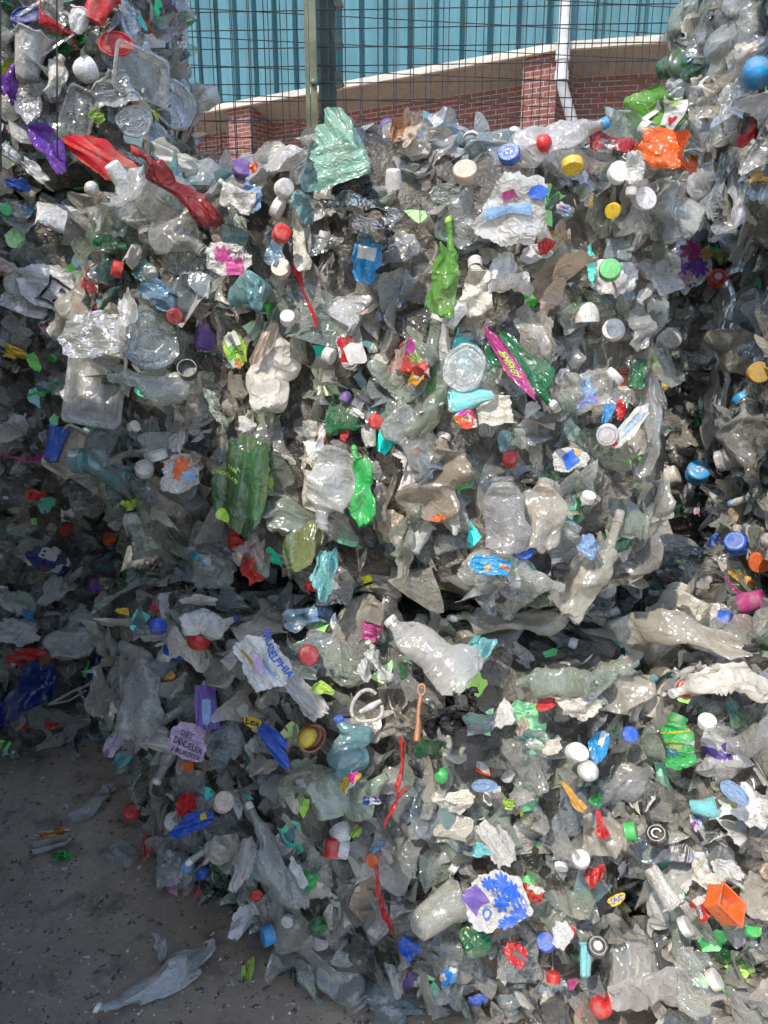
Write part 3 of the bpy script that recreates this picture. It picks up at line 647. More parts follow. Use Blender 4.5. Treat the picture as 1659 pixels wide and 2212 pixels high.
CAPM = {s: mesh('cap_' + s, *cap_geo(s), 'cap', sharp=40) for s in ('std', 'wide', 'hollow', 'nozzle', 'dome', 'tall')}
GEO = {}
def cached(key, fn):
    if key not in GEO: GEO[key] = fn()
    return GEO[key]
NM = dict(B='crushed_bottle', H='crushed_bottle', C='bottle_cap', F='plastic_film', W='plastic_bag', P='torn_label', N='printed_film', T='food_tray', O='container_lid', U='plastic_pot', S='plastic_strip', X='foil_sheet', Q='plastic_box', L='carry_handle', G='plastic_hanger', K='plastic_spanner', R='spray_trigger', E='crushed_bottle', D='film_scrap')
CT = dict(B='bottle', H='bottle', C='bottle cap', F='plastic film', W='plastic bag', P='torn label', N='printed film', T='food tray', O='lid', U='plastic pot', S='plastic strip', X='foil', Q='plastic box', L='handle', G='hanger', K='spanner', R='spray trigger', E='bottle', D='plastic scrap')
HEROES = []
def basis(N, ang):
    N = N.normalized(); r_ = RT - N * RT.dot(N); r_.normalize(); u_ = N.cross(r_)
    X = r_ * math.cos(ang) + u_ * math.sin(ang); return X.normalized(), N.cross(X).normalized(), N
def matrix(loc, X, Y, Z, s): return Matrix(((X.x * s[0], Y.x * s[1], Z.x * s[2], loc.x), (X.y * s[0], Y.y * s[1], Z.y * s[2], loc.y), (X.z * s[0], Y.z * s[1], Z.z * s[2], loc.z), (0, 0, 0, 1)))
def rcol(c, rng, j=.08):
    k = 1 + rng.uniform(-j, j); return (min(1, c[0] * k), min(1, c[1] * k * (1 + rng.uniform(-j, j) * .3)), min(1, c[2] * k), c[3])
def cmesh(name, kind, seed, opts):
    mat = opts.get('mat')
    if kind in 'FWPNXD':
        v = int(opts.get('v', seed % 14))
        prm = dict(F=dict(folds=2, fang=(50, 165), amp=.7, n=6, smooth_amp=.06, torn=.1), W=dict(folds=2, fang=(40, 150), amp=.85, n=7, smooth_amp=.09, torn=.07), P=dict(folds=1, fang=(30, 100), amp=.6, n=6, smooth_amp=.05, torn=.2), N=dict(folds=1, fang=(40, 150), amp=.7, n=6, smooth_amp=.06), X=dict(folds=2, fang=(40, 140), amp=1.5, n=9, smooth_amp=.05), D=dict(folds=1, amp=.9, n=6, smooth_amp=.07, torn=.25))[kind]
        if opts.get('flat'): prm = dict(prm, folds=0, amp=.45, smooth_amp=.05, n=5 if v > 20 else 6)
        if opts.get('ball'): prm = dict(prm, folds=4, fang=(60, 140), amp=1.8)
        mat = mat or dict(F='film', W='clear', P='paper', N='label', X='foil', D='clear')[kind]
        def fn():
            V, F, uv, D = sheet(1000 + v * 17 + ord(kind), 44 if v > 20 else 26, **prm); return mesh(name, V, F, mat, uv, sharp=42), D
        return cached((kind, v, bool(opts.get('flat')), bool(opts.get('ball')), mat), fn)
    def fn():
        if kind == 'T': V, F = tray_geo(seed, .16, float(opts.get('crush', .5)), bool(opts.get('ribs'))); m_, sh = mat or 'clear', 40
        elif kind == 'O': V, F = lid_geo(seed, .35); m_, sh = mat or 'milky', 35
        elif kind == 'U': V, F = tub_geo(seed, float(opts.get('flatk', .6))); m_, sh = mat or 'milky', 45
        elif kind == 'S': V, F, _ = strip_geo(seed, crush=float(opts.get('crush', .8)), width=float(opts.get('sw', .16))); m_, sh = mat or 'film', 40
        elif kind == 'Q': V, F = box_geo(seed); m_, sh = mat or 'cap', 35
        elif kind == 'L': V, F = loop_geo(); m_, sh = 'milky', 60
        elif kind == 'G': V, F = hanger_geo(); m_, sh = 'clear', 60
        elif kind == 'K': V, F = spanner_geo(); m_, sh = 'cap', 60
        elif kind == 'R': V, F = trigger_geo(); m_, sh = 'cap', 60
        return mesh(name, V, F, m_, sharp=sh), None
    return cached((kind, seed % 6, opts.get('mat'), opts.get('crush'), opts.get('ribs'), opts.get('flatk'), opts.get('sw')), fn)
PROF = ['round', 'waist', 'ribbed', 'round', 'jar']
def make(kind, loc, N, ang, size, wr, col, opts, rng, nm=None):
    """builds one thing; loc world, N facing, ang in the picture plane, size metres along its length, wr width/length or None"""
    name = nm or opts.get('name') or NM[kind]; seed = int(opts.get('seed', rng.integers(0, 1000)))
    color = rcol(C[col] if isinstance(col, str) else col, rng, .05)
    tilt = R(float(opts.get('tilt', rng.uniform(-12, 12)))); X, Y, Z = basis(N, ang)
    rot = Matrix.Rotation(tilt, 3, X) @ Matrix.Rotation(R(float(opts.get('tip', rng.uniform(-8, 8)))), 3, Y); X, Y, Z = rot @ X, rot @ Y, rot @ Z
    if kind == 'C':
        st = opts.get('st', 'std')
        if opts.get('side') is not None:
            Zc = X + Z * .35; Zc.normalize(); Xc = Y; Yc = Zc.cross(Xc).normalized(); Xc = Yc.cross(Zc)
        else:
            Zc = (Z + X * .35).normalized(); Xc = (Y.cross(Zc)).normalized(); Yc = Zc.cross(Xc)
        if opts.get('mark'): Xc = (RT - Zc * RT.dot(Zc)).normalized(); Yc = Zc.cross(Xc)
        root = link(name, CAPM[st], color=color); root.matrix_world = matrix(loc, Xc, Yc, Zc, (size, size * (wr or 1), size))
        topz = {'std': .463, 'wide': .303, 'hollow': -.135}.get(st, .47)
        for t in opts.get('mark', '').split('+'):
            if t == 'rec': V, F = recycle_pts(.24); V = place2(V, 0, 0, 0, 1, z=topz)
            elif t == 'ring': V, F = disc_pts(.4, .4, 24, .93); V = place2(V, 0, 0, 0, 1, z=topz)
            elif t == 'arc': V, F = disc_pts(.24, .24, 24, .7); F = F[:18] + F[24:42]; V = place2(V, 0, 0, 0, 1, z=topz)
            elif t.startswith('T'):
                ln = t[1:].split('/'); mbx = MB()
                for i, s_ in enumerate(ln):
                    v, f = text_pts(s_.replace('_', ' '), True); mbx.add(place2(v, 0, (len(ln) - 1) / 2 * .19 - i * .19, 0, .62, .62 if len(s_) > 5 else .34, z=topz), f)
                V, F = np.array(mbx.V), mbx.F
            elif t == 'around':
                mbx = MB()
                for i, ch in enumerate('PLEASE RECYCLE ME '):
                    if ch == ' ': continue
                    v, f = text_pts(ch, True); a = 90 - i * 20; mbx.add(place2(v, .37 * math.cos(R(a)), .37 * math.sin(R(a)), a - 90, .07, .07, z=topz), f)
                V, F = np.array(mbx.V), mbx.F
            elif t == 'dot': V, F = disc_pts(.22, .22); V = place2(V, 0, 0, z=topz)
            else: continue
            link('emblem', mesh('cap_emblem', V, F, 'ink', smooth=False), root, C[opts.get('mc', 'offw')])
        if opts.get('tag'): pass
        return root
    if kind in 'BHE':
        prof = opts.get('p') or PROF[seed % 5]; flat = float(opts.get('flat', rng.choice([.28, .38]))); lab = bool(opts.get('lab'))
        e = get_bottle(seed % 9, prof, flat, lab, float(opts.get('crush', 1.0)), float(opts.get('bend', .3)))
        if kind == 'E': X, Y, Z = -Z, Y, X
        g = e['geo']; ky = 1.0 if not wr or kind == 'E' else wr / (.44 if prof != 'jar' else .6); ky = max(.5, min(1.9, ky))
        root = bpy.data.objects.new(name, None); COL.objects.link(root); root.matrix_world = matrix(loc, X, Y, Z, (size, size * ky, size * (1.0 if kind == 'E' else min(1.1, ky))))
        if kind == 'E': root.matrix_world = matrix(loc - X * (.0), X, Y, Z, (size * 1.6, size * 2.6, size * 2.6))
        link('bottle_body', bot_mesh(e, opts.get('mat') or ('clear' if kind != 'H' else 'milky')), root, color=color)
        cap = opts.get('cap')
        if cap and kind != 'E':
            st = opts.get('st', 'std'); c = link('cap', CAPM[st], root, C[cap]); ax = Vector(g['axis']); q = ax.to_track_quat('Z', 'Y'); s = g['nr'] * 2.25
            k = max(.75, min(1.25, 1 / math.sqrt(ky))); c.matrix_parent_inverse = Matrix()
            c.matrix_basis = Matrix.LocRotScale(Vector(g['neck']) - ax * s * .1, q, Vector((s, s, s)))
        if lab: link('bottle_label', e['lab'], root, C[opts.get('labc', 'offw')] if isinstance(opts.get('labc', 'offw'), str) else opts['labc'])
        return root
    own = opts.get('print')
    if own: opts = dict(opts, flat=opts.get('flat', 1), v=int(opts.get('v', 900 + len(HEROES))))
    me, D = cmesh(name, kind, seed, opts)
    root = link(name, me, color=color)
    sy = wr if wr else 1.0
    nat = dict(T=.76, O=1.0, U=.9, S=.35, Q=1, L=.76, G=.4, K=.3, R=.5).get(kind, 1.0)
    if wr: sy = wr / nat
    root.matrix_world = matrix(loc, X, Y, Z, (size, size * sy, size * min(1.0, .35 + .65 * sy)))
    if own and D is not None:
        nth = 0
        for item in own.split('~'):
            a = item.split(','); t = a[0]; x, y, rt_, sx = map(float, a[1:5]); cc = a[5]; sz = .010
            asp = 1 / sy
            if t == 'heart': V, F = heart_pts(1)
            elif t == 'flower': V, F = flower_pts(1)
            elif t == 'disc': V, F = disc_pts(.5, .5)
            elif t == 'ringm': V, F = disc_pts(.5, .5, 24, .7)
            elif t == 'rec': V, F = recycle_pts(1)
            elif t.startswith('rect'): V, F = rect_pts(1, float(t[4:] or 1)); sz = .006
            elif t == 'bars':
                mbx = MB(); xx = -.5; rr = random.Random(3)
                while xx < .5:
                    wv = rr.uniform(.008, .03); v, f = rect_pts(wv, .5, 4); mbx.add(v + np.array([xx, 0, 0]), f); xx += wv + rr.uniform(.015, .03)
                V, F = np.array(mbx.V), mbx.F
            else: V, F = text_pts(t.replace('_', ' '), True)
            V = place2(V, 0, 0, 0, sx, sx * float(a[6]) if len(a) > 6 else sx, z=sz); nth += 1; V[:, 0], V[:, 1] = V[:, 0] * math.cos(R(rt_)) - V[:, 1] * math.sin(R(rt_)) + x, (V[:, 0] * math.sin(R(rt_)) + V[:, 1] * math.cos(R(rt_))) * asp + y
            if t not in ('heart', 'flower', 'disc', 'ringm', 'rec', 'bars') and not t.startswith('rect'): pass
            V[:, 2] = .012 + .008 * nth
            link('printed_mark' if t in ('heart', 'flower', 'disc', 'ringm', 'rec', 'bars') or t.startswith('rect') else 'lettering', mesh('print', D(V), F, 'ink', smooth=False), root, C[cc])
    return root
def near_hit(px, py):
    for k in range(0, 90, 6):
        for dx in (0, -k * .5, k * .5):
            h = hit(px + dx, py + k)
            if h: return h, k
    for r_ in (40, 80, 120):
        for a in range(8):
            h = hit(px + r_ * math.cos(a * .785), py + r_ * math.sin(a * .785))
            if h: return h, r_
    return None, 0
def place(kind, px, py, sz, ang, wr, col, opts, rng, nm=None, face=.62):
    if opts.get('g'):
        loc = on_plane(px, py, .0); s = sz * depth(loc) / FPX; fl = opts.get('lift', .03); loc = loc + Vector((0, 0, float(fl)))
        a = R(ang); d2 = Vector((math.cos(a), math.sin(a) * 1.5, 0)).normalized()
        N = Vector((0, 0, 1)); o = make(kind, loc, N, math.atan2(d2.y, d2.x), s, wr, col, opts, rng, nm); return o, loc, None
    h, k = near_hit(px, py)
    if h is None: return None, None, None
    kk = max(0, k - 14); d = ray(px, py + kk); yy = h[0].y + (k * .0005); base = CAM + d * ((yy - CAM.y) / d.y) if k and k < 85 else h[0]; d = (base - CAM).normalized()
    if opts.get('y'): d = ray(px, py); base = CAM + d * ((float(opts['y']) - CAM.y) / d.y)
    push = float(opts.get('d', .055)); loc = base - d * push
    toc = (CAM - loc).normalized(); nn = h[1] if h[1].dot(toc) > 0 else -h[1]
    N = (nn * (1 - face) + toc * face).normalized(); N = (N + Vector((0, 0, .22)) * float(opts.get('upk', 1))).normalized()
    s = sz * depth(loc) / FPX
    o = make(kind, loc, N, R(ang), s, wr, col, opts, rng, nm); return o, loc, h[2]
# ---------------------------------------------------------------- every piece one can pick out: kind, picture point, length, angle, width ratio, colour, options ; short phrase ; where it is
TABLE = '''
O 58 34 72 20 .7 dblue mat=cap tilt=-35 ; navy margarine lid ; at the top of the tray bale
U 215 14 80 60 .8 red mat=cap ; red tub piece ; top of the tray bale
O 250 95 78 8 .62 red mat=cap ; red half disc lid ; above the big clear tray
T 307 160 140 -5 .74 tclear crush=.2 d=.12 tilt=4 ; big clear rectangular tray ; facing out of the top tray bale
F 330 76 74 -52 .32 orange ; bent orange plastic strip ; above the big clear tray
S 125 60 120 -52 .3 red ; reddish packaging band ; folded across the tray bale
U 170 45 52 70 .9 white ; white crushed yoghurt pot ; beside the reddish packaging band
C 190 150 52 -150 1 white st=dome side=1 ; white domed nozzle cap ; left of the big clear tray
W 357 22 66 80 .8 lilac mat=film ; lilac soft film ; on the right shoulder of the tray bale
F 352 66 40 10 .6 amber ; mustard film corner ; under the lilac soft film
D 381 82 22 30 .8 magenta mat=film ; tiny magenta scrap ; on the tray bale edge
F 18 185 120 72 .4 violet ; tall violet film ; at the edge of the tray bale
F 108 312 130 -62 .6 violet v=3 ; crumpled dark violet bag ; under the tray bale
F 208 250 44 20 .7 lime ; lime film scrap ; inside the tray bale
O 376 226 104 70 .95 tclear mat=clear d=.09 ; clear round tub lid ; on the right side of the tray bale
H 120 165 86 72 .4 cream ; cream flattened sachet bottle ; on the tray bale
U 66 120 100 80 .8 tclear mat=clear flatk=.9 ; large clear cup ; below the navy margarine lid
W 60 215 110 60 .8 clear v=2 ; clear bag ; left of the tie wires
W 250 190 120 20 .7 grey v=4 ; grey clear wrap ; under the white domed nozzle cap
T 170 240 100 70 .7 clear ; tilted clear tray ; low in the tray bale
O 290 262 80 30 .8 clear mat=clear ; clear pot lid ; at the foot of the tray bale
W 330 290 110 -15 .5 milk v=6 ; pale film fold ; at the foot of the tray bale
T 95 60 110 40 .8 clear ; clear tub ; beside the navy margarine lid
W 395 180 80 -50 .6 clear v=7 d=.10 ; clear film tongue ; sticking out of the tray bale
F 222 342 150 -28 .5 red v=41 flat=1 mat=cap d=.13 ; red notched plastic plate ; between the stacked bales
B 372 405 215 -219 .26 dred p=round mat=film flat=.4 cap=red d=0 y=1.47 bend=.1 seed=2 ; long red flattened tube ; sloping down over the top left edge
F 40 400 52 0 .7 blue ; small blue film ; under the crumpled dark violet bag
W 78 372 96 -38 .3 white mat=film ; white folded wrapper ; below the dark violet bag
U 130 468 100 10 .95 white flatk=.5 d=.08 ; white square tub ; at the left corner of the upper bale
C 262 387 40 120 1 white st=tall side=1 d=0 y=1.66 ; white upright spray cap ; beside the long red tube
C 198 408 30 80 1 milk st=dome d=0 y=1.68 ; small milky nozzle ; above the white square tub
W 410 368 205 -15 .42 cream v=8 d=0 y=1.72 ; long cream crinkled film ; along the top left edge
C 523 334 44 70 1 purple st=wide d=.04 ; purple bottle cap ; on the left of the top edge
F 546 356 46 50 .5 orange d=.1 ; orange film end ; below the purple bottle cap
W 600 312 130 25 .6 beige v=9 d=.08 ; brownish clear dome of film ; left of the green folded sheet
F 748 308 175 -60 .72 pgreen v=21 mat=film d=.17 ; large green folded sheet ; glinting on the top edge
F 735 352 130 8 .62 pgreen v=23 flat=1 mat=film d=.18 ; green lower flap ; hanging under the green folded sheet
W 655 445 100 70 .75 teal v=5 d=.1 ; crinkled teal bottle fragment ; left of the silver black foil
W 690 360 120 20 .7 teal v=11 d=.1 ; pale teal crinkled bottle ; under the green flap
B 540 425 64 100 .6 pblue mat=milky cap=blue p=round ; small blue flask ; above the oval white cap
C 612 408 38 30 1 white ; white screw cap ; above the teal fragment
C 597 447 44 -30 .8 white st=wide side=1 ; oval white lid cap ; left of the teal fragment
C 607 507 38 10 1 red st=std d=.1 ; bright red cap ; on a blue tinted bottle neck
B 590 530 90 80 .5 steel cap=0 ; blue tinted crushed bottle ; behind the bright red cap
B 505 425 90 140 .5 offw mat=milky cap=white d=.1 ; white bottle neck ; right of the long cream film
H 646 528 100 95 .34 cream ; cream upright flat bottle ; right of the bright red cap
X 790 465 200 -4 .55 silver v=3 d=.11 ; silver black crumpled foil ; under the green folded sheet
F 770 408 130 8 .5 black v=5 d=.09 ; black glossy film ; above the silver foil
F 790 560 90 80 .8 sky v=7 print=rect,0.15,0,0,.4,offw d=.06 ; sky blue and white film ; hanging below the silver foil
B 240 520 64 -20 .6 dgreen mat=film cap=dgreen ; dark green crushed cap end ; on the left of the upper bale
N 490 560 110 -15 .7 offw flat=1 v=31 print=flower,-.1,.1,0,.2,magenta~rect,.2,-.15,20,.35,magenta ; white wrapper printed with magenta ; left of the cream capped bottle
W 250 470 160 60 .6 grey v=1 ; large grey clear bottle sheet ; beside the white square tub
B 375 490 200 -50 .5 grey seed=3 ; big grey crushed bottle ; below the long red tube
B 300 440 150 -70 .55 clear seed=4 ; clear crushed bottle ; under the white upright spray cap
C 258 583 34 170 1 red side=1 ; red cap ; near the steel blue film
C 168 673 30 160 1 red side=1 ; red cap end ; beside the crumpled sign
C 376 681 34 -90 1 dred ; dull red cap ; under the steel blue film
F 105 620 130 -22 .72 white v=33 flat=1 print=ringm,.2,-.05,0,.001,black~rect.08,.18,.17,0,.46,black~rect.08,.18,-.3,0,.46,black~rect.08,-.04,-.06,90,.42,black~2,.2,-.08,0,.16,black ; white sign with a black boxed 2 ; in the shaded stack
F 352 638 100 -25 .7 steel v=8 d=.08 ; steel blue folded film ; on the left of the upper bale
E 545 632 78 15 1 teal p=round seed=1 flat=1 crush=.35 d=.03 mat=clear ; teal bottle base with moulded petals ; facing out of the upper bale
W 270 695 150 88 .55 milk v=12 d=.1 ; pale knotted bag ; hanging at the left of the upper bale
W 120 708 90 5 .6 pink mat=label ; pink printed film ; left of the pale knotted bag
W 205 720 170 0 .7 clear v=2 flat=1 d=.07 ; clear flat film ; behind the pale knotted bag
F 30 762 74 -22 .4 yellow ; yellow film ; in the shaded stack
T 205 838 165 80 .8 tclear ribs=1 crush=.4 d=.1 tilt=10 ; clear ribbed tray ; at the left edge of the upper bale
B 318 830 170 178 .46 clear seed=5 p=ribbed d=.1 flat=.38 ; clear crushed bottle lying level ; right of the clear ribbed tray
O 320 730 150 -60 .8 bluish mat=clear ; bluish clear oval lid ; behind the pale knotted bag
N 508 755 95 -70 .5 lime v=35 flat=1 print=rect,-.25,0,0,.32,offw~bars,-.25,0,0,.26,black ; lime label with a white code panel ; in the upper bale
H 600 785 200 88 .4 cream mat=film seed=3 ; tall cream flattened bottle ; in the middle of the upper bale
F 578 725 180 66 .22 peach v=9 ; peach coloured strip ; beside the tall cream bottle
C 608 582 42 80 1 peach st=wide ; cream cap ; right of the teal bottle base
C 622 690 32 80 1 white ; small white cap ; above the tall cream bottle
S 660 645 150 -70 .12 red crush=.5 ; thin red rim ; right of the tall cream bottle
S 92 842 70 25 .4 bgreen ; translucent green strip ; low in the shaded stack
C 405 800 42 100 1 dark st=hollow ; dark open bottle mouth ; below the steel blue film
N 752 762 80 -68 .62 red v=37 flat=1 print=rect,.1,.3,0,.5,offw ; red label with white blocks ; in the middle of the upper bale
C 707 767 34 -30 1 offw side=1 ; grey white ribbed cap ; left of the red label
U 120 960 80 80 .6 blue mat=cap ; blue tub edge ; in the shaded stack
T 150 975 110 60 .7 beige mat=milky ; beige crushed tray ; behind the blue tub edge
S 55 988 95 0 .22 magenta ; magenta strip ; in the shaded stack
F 75 1068 60 40 .6 red ; red film patch ; below the magenta strip
T 215 1022 115 -30 .8 tclear crush=.3 d=.07 ; clear domed tub lid ; left of the dark green film
C 312 1015 40 60 1 offw st=wide ; off white cap ; left of the dark green film
C 342 986 40 110 1 milk st=wide side=1 ; milky neck ring ; above the off white cap
F 520 1045 225 82 .58 moss v=39 flat=1 d=.08 print=disc,-.35,.25,0,.13,lime~CHOCOLATE,.05,.3,-100,.3,lime,1~DARK,.12,.18,-100,.14,lime,1 ; large dark green film ; spread over the lower left of the upper bale
N 392 1020 100 10 .8 offw v=41 print=flower,0,.1,0,.25,orange~flower,.2,-.1,0,.16,pblue ; floral printed film ; left of the dark green film
B 778 1040 170 98 .26 bgreen mat=film cap=bgreen p=round flat=.5 d=.09 seed=7 bend=.2 ; bright green slim bottle ; right of the flattened pearly bottle
B 715 1050 180 -108 .62 tclear p=ribbed seed=6 flat=.28 d=.11 crush=.7 cap=0 ; flattened pearly bottle ; beside the bright green slim bottle
N 682 968 100 80 .4 orange v=43 print=rect,.1,.1,30,.4,offw ; torn orange and white film ; above the flattened pearly bottle
F 745 940 40 70 .4 red ; small red film ; above the bright green slim bottle
C 812 911 32 0 1 red ; half hidden red cap ; in the middle of the upper bale
D 285 1088 44 0 .7 lime mat=film ; lime film scrap ; at the lower left of the upper bale
C 241 1100 28 -90 1 white side=1 ; little white cap ; on the lower left edge of the upper bale
O 1003 794 108 80 .84 tclear mat=clear d=.1 ; clear oval disc ; above the teal dish
U 1020 862 105 190 .55 aqua mat=cap flatk=.4 d=.1 ; teal dish ; under the clear oval disc
W 1075 885 100 0 .75 beige v=4 mat=milky d=.1 ; tan bowl shaped film ; on the teal dish
N 1007 905 50 -20 .7 orange v=45 flat=1 d=.12 print=ringm,0,0,0,.6,red ; little orange logo scrap ; under the teal dish
F 1100 785 195 -60 .19 magenta v=47 flat=1 d=.1 print=ENERGY,.02,0,0,.4,lime,1.1 ; narrow pink sachet ; beside the dark green bottle
B 1140 800 200 -52 .34 dgreen mat=film p=round cap=white seed=8 flat=.38 d=.09 st=wide ; dark green crushed bottle ; right of the pink sachet
P 1148 886 52 50 .6 white ; white carton corner ; below the dark green bottle
W 1208 600 170 5 .72 tan v=13 mat=milky d=.09 ; folded brown pouch ; high on the right of the upper bale
W 1100 598 130 75 .7 white v=6 mat=milky d=.08 ; crumpled white tub ; left of the folded brown pouch
B 1027 620 110 90 .5 cream mat=milky cap=offw p=jar d=.09 ; cream capped bottle ; left of the crumpled white tub
C 1317 585 46 80 1 bgreen st=wide d=.12 ; flat green lid cap ; ringed by white plastic
W 1325 600 110 70 .85 white v=3 mat=milky d=.07 ; white plastic collar ; around the flat green cap
C 1411 606 46 70 1 white st=wide d=.1 ; round white cap ; on the right flank of the upper bale
C 1444 736 46 10 1 offw st=std d=.1 ; grey white cap ; low on the right flank
B 1229 680 80 130 .6 clear cap=offw ; clear bottle with a grey cap ; under the folded brown pouch
C 1266 688 56 90 1 offw st=dome side=1 ; bell shaped white closure ; under the folded brown pouch
B 1378 705 100 85 .5 grey cap=white st=wide ; ridged bottle neck with a white cap ; on the right of the upper bale
C 1326 714 46 120 1 milk st=wide ; frosted cap ; left of the ridged bottle neck
P 986 678 68 60 .85 white v=5 d=.1 ; torn white paper ; beside the lime green bottle
W 1165 735 150 -70 .65 beige v=7 d=.07 ; flat brownish film ; right of the pink sachet
B 1270 850 120 10 .62 clear seed=0 p=jar lab=1 labc=pblue cap=milk st=wide d=.1 ; clear jar with a blue label ; left of the small sachets
F 1312 890 66 62 .35 sky d=.11 ; blue sachet ; among the small sachets
F 1340 884 74 58 .42 red d=.10 v=6 ; red sachet ; among the small sachets
F 1362 920 120 48 .28 offw v=49 flat=1 d=.12 print=MINI_BAR,.08,0,0,.5,pblue,1~rect.5,-.4,0,0,.12,red ; long pale lettered wrapper ; right of the small sachets
C 1312 938 46 -90 1 offw st=wide mark=ring mc=blue d=.12 ; white cap with a blue ring ; under the small sachets
B 1382 800 80 60 .4 dgreen mat=film ; small dark green bottle ; on the right of the upper bale
C 1507 1024 48 60 1 sky mark=rec mc=offw d=.09 ; sky blue cap with a recycling mark ; beside the black cap
C 1552 1012 52 -60 1 black mark=arc mc=silver st=wide d=.09 ; black cap with a moulded ring ; beside the sky blue cap
C 1572 1083 62 -30 .5 sky st=wide d=.09 ; oval blue flip lid ; under the black cap
F 1497 575 120 78 .68 white v=51 flat=1 d=.09 print=flower,.28,.12,0,.24,magenta~flower,0,-.12,0,.2,violet~flower,-.22,.2,0,.17,pink~flower,.3,-.25,0,.14,gold~flower,-.05,.3,0,.13,violet~deco.shop,.15,-.38,-90,.01,magenta~rec,-.38,-.1,0,.09,black ; white bag printed with pink flowers ; in the narrow gap
C 1548 604 36 80 1 red st=std mark=dot mc=offw d=.1 ; red and white sport cap ; above the gap
C 1447 1030 40 20 1 cream side=1 d=.09 ; cream cap ; low in the dark gap
C 1637 806 46 0 1 gold st=wide d=.09 ; mustard cap ; on the right hand bale
B 1615 985 290 96 .5 clear p=ribbed seed=2 cap=sky d=.1 flat=.5 st=wide ; big clear ribbed bottle ; below a sky blue cap
C 1572 897 40 0 .9 dred st=wide d=.08 ; dark red cap ; beside the big clear ribbed bottle
S 1548 790 360 87 .18 beige mat=clear sw=.16 d=.08 ; long vertical brown clear strip ; lining the dark gap
S 1560 760 320 92 .14 clear mat=clear d=.09 ; long upright clear strip ; right of the brown clear strip
S 1425 560 260 96 .2 beige mat=clear d=.05 ; brownish upright strip ; on the right flank of the upper bale
S 1405 880 330 84 .2 grey mat=clear d=.05 ; grey upright strip ; low on the right flank of the upper bale
F 1150 1038 80 0 .5 black v=2 d=.04 ; black film edge ; between two grey flattened bottles
B 1090 1112 150 96 .66 grey p=jar seed=1 crush=.6 d=.11 cap=0 mat=clear ; flat grey jar ; left of the pearly flattened jar
B 1175 1112 150 84 .5 beige p=jar seed=4 crush=.7 d=.1 ; pearly flattened jar ; low in the upper bale
N 1232 992 80 10 .7 offw v=53 print=rect,.0,0,20,.4,blue~disc,.2,.2,0,.2,gold ; white multicoloured scrap ; above the pearly flattened jar
B 1195 285 205 10 .4 tclear p=round seed=0 cap=sky flat=.62 d=.16 crush=.6 bend=.05 st=std ; clear bottle with a sky blue cap ; lying along the top edge
C 1101 336 46 80 1 blue mark=rec+around mc=offw d=.14 st=wide ; blue cap with a recycling mark ; on the top edge
C 1236 354 46 -85 .9 yellow side=1 st=wide d=.12 ; yellow cap ; on the top edge
F 1440 318 175 -20 .5 orange v=11 d=.12 ; crumpled orange bag ; at the right end of the top edge
F 1500 365 90 -55 .55 orange v=4 d=.1 ; torn orange bag end ; beside the crumpled orange bag
F 1408 190 165 -18 .72 glime v=55 flat=1 d=.25 print=rect1.1,.3,.12,0,.36,offw~heart,.32,.04,20,.17,red~rect.1,.25,.32,0,.2,lime~rect.12,.36,.37,0,.12,lime~rect.28,-.05,.1,48,.3,offw ; green bag with a red heart on white ; hanging out of the topmost bale
W 1450 225 130 35 .7 greenish v=3 d=.17 ; clear end of the green bag ; below the green bag
C 1540 190 62 -10 .72 white st=wide d=.13 ; white ring cap ; behind the black oval cap
C 1546 190 56 -10 .62 black st=std d=.16 ; black oval cap ; jutting out of the topmost bale
C 1635 160 60 40 1.1 sky st=dome d=.1 ; big blue dome cap ; at the edge of the topmost bale
H 1618 295 80 85 .55 red cap=red p=round mat=cap seed=5 ; red crushed bottle ; under the big blue dome cap
F 1650 320 60 60 .6 dgreen ; dark green film ; beside the red crushed bottle
N 1521 488 84 -75 .62 black v=59 flat=1 print=disc,0,0,0,.42,offw~rect.35,0,.1,0,.36,red~rect.35,0,-.12,0,.36,blue~PEPSI,.0,-.02,90,.34,offw,1 d=.08 ; black cola label ; in the narrow gap
F 1180 528 44 60 .9 red d=.1 v=8 ; little red wrapper ; below the pink and blue label
C 1172 262 40 60 1 red st=dome d=.13 ; red domed end ; behind the blue capped bottle
B 1330 283 90 -20 .55 dred mat=film lab=1 labc=dark d=.12 ; dark red cola bottle ; right of the blue capped bottle
C 1005 375 52 85 1 peach st=wide d=.12 ; beige cap ; on the clear bottle neck at the top
B 1000 440 130 94 .5 clear seed=5 p=waist d=.08 ; clear ridged bottle ; under the beige cap
C 1335 375 46 30 1 white st=wide d=.12 ; white cap ; left of the pill bottle
B 1373 372 80 -95 .55 milk mat=milky p=jar flat=.8 crush=.3 cap=offw d=.13 lab=1 labc=offw ; upright pill bottle ; on the top right edge
C 1388 429 54 -30 .8 white st=wide d=.11 ; flat white cap ; below the pill bottle
B 965 590 215 84 .27 glime mat=film p=round cap=lime seed=6 flat=.35 d=.1 st=wide ; lime green crushed bottle ; with a yellow green cap
N 1108 455 150 -8 1.0 offw v=61 flat=1 d=.12 mat=clear print=rect.5,-.05,.22,30,.22,magenta~disc,.28,.25,0,.22,blue~rect.25,-.1,-.02,8,.6,pblue ; clear label splashed pink and blue ; on the upper right
O 962 418 70 0 .6 greenish mat=clear ; greenish bottle ring ; right of the silver foil
S 1165 420 60 -40 .35 bgreen d=.1 ; green handle strip ; above the pink and blue label
C 850 402 38 95 1 offw st=tall side=1 d=.1 ; grey white cap ; right of the black glossy film
W 1155 545 80 0 .7 milk mat=milky v=2 ; milky bottle base ; above the folded brown pouch
S 1105 250 90 -35 .14 cream mat=milky sw=.12 d=.14 ; thin pale spike ; sticking up from the top edge
F 862 250 80 40 .6 rust v=12 mat=milky d=.14 ; curled brown film ; on the top edge
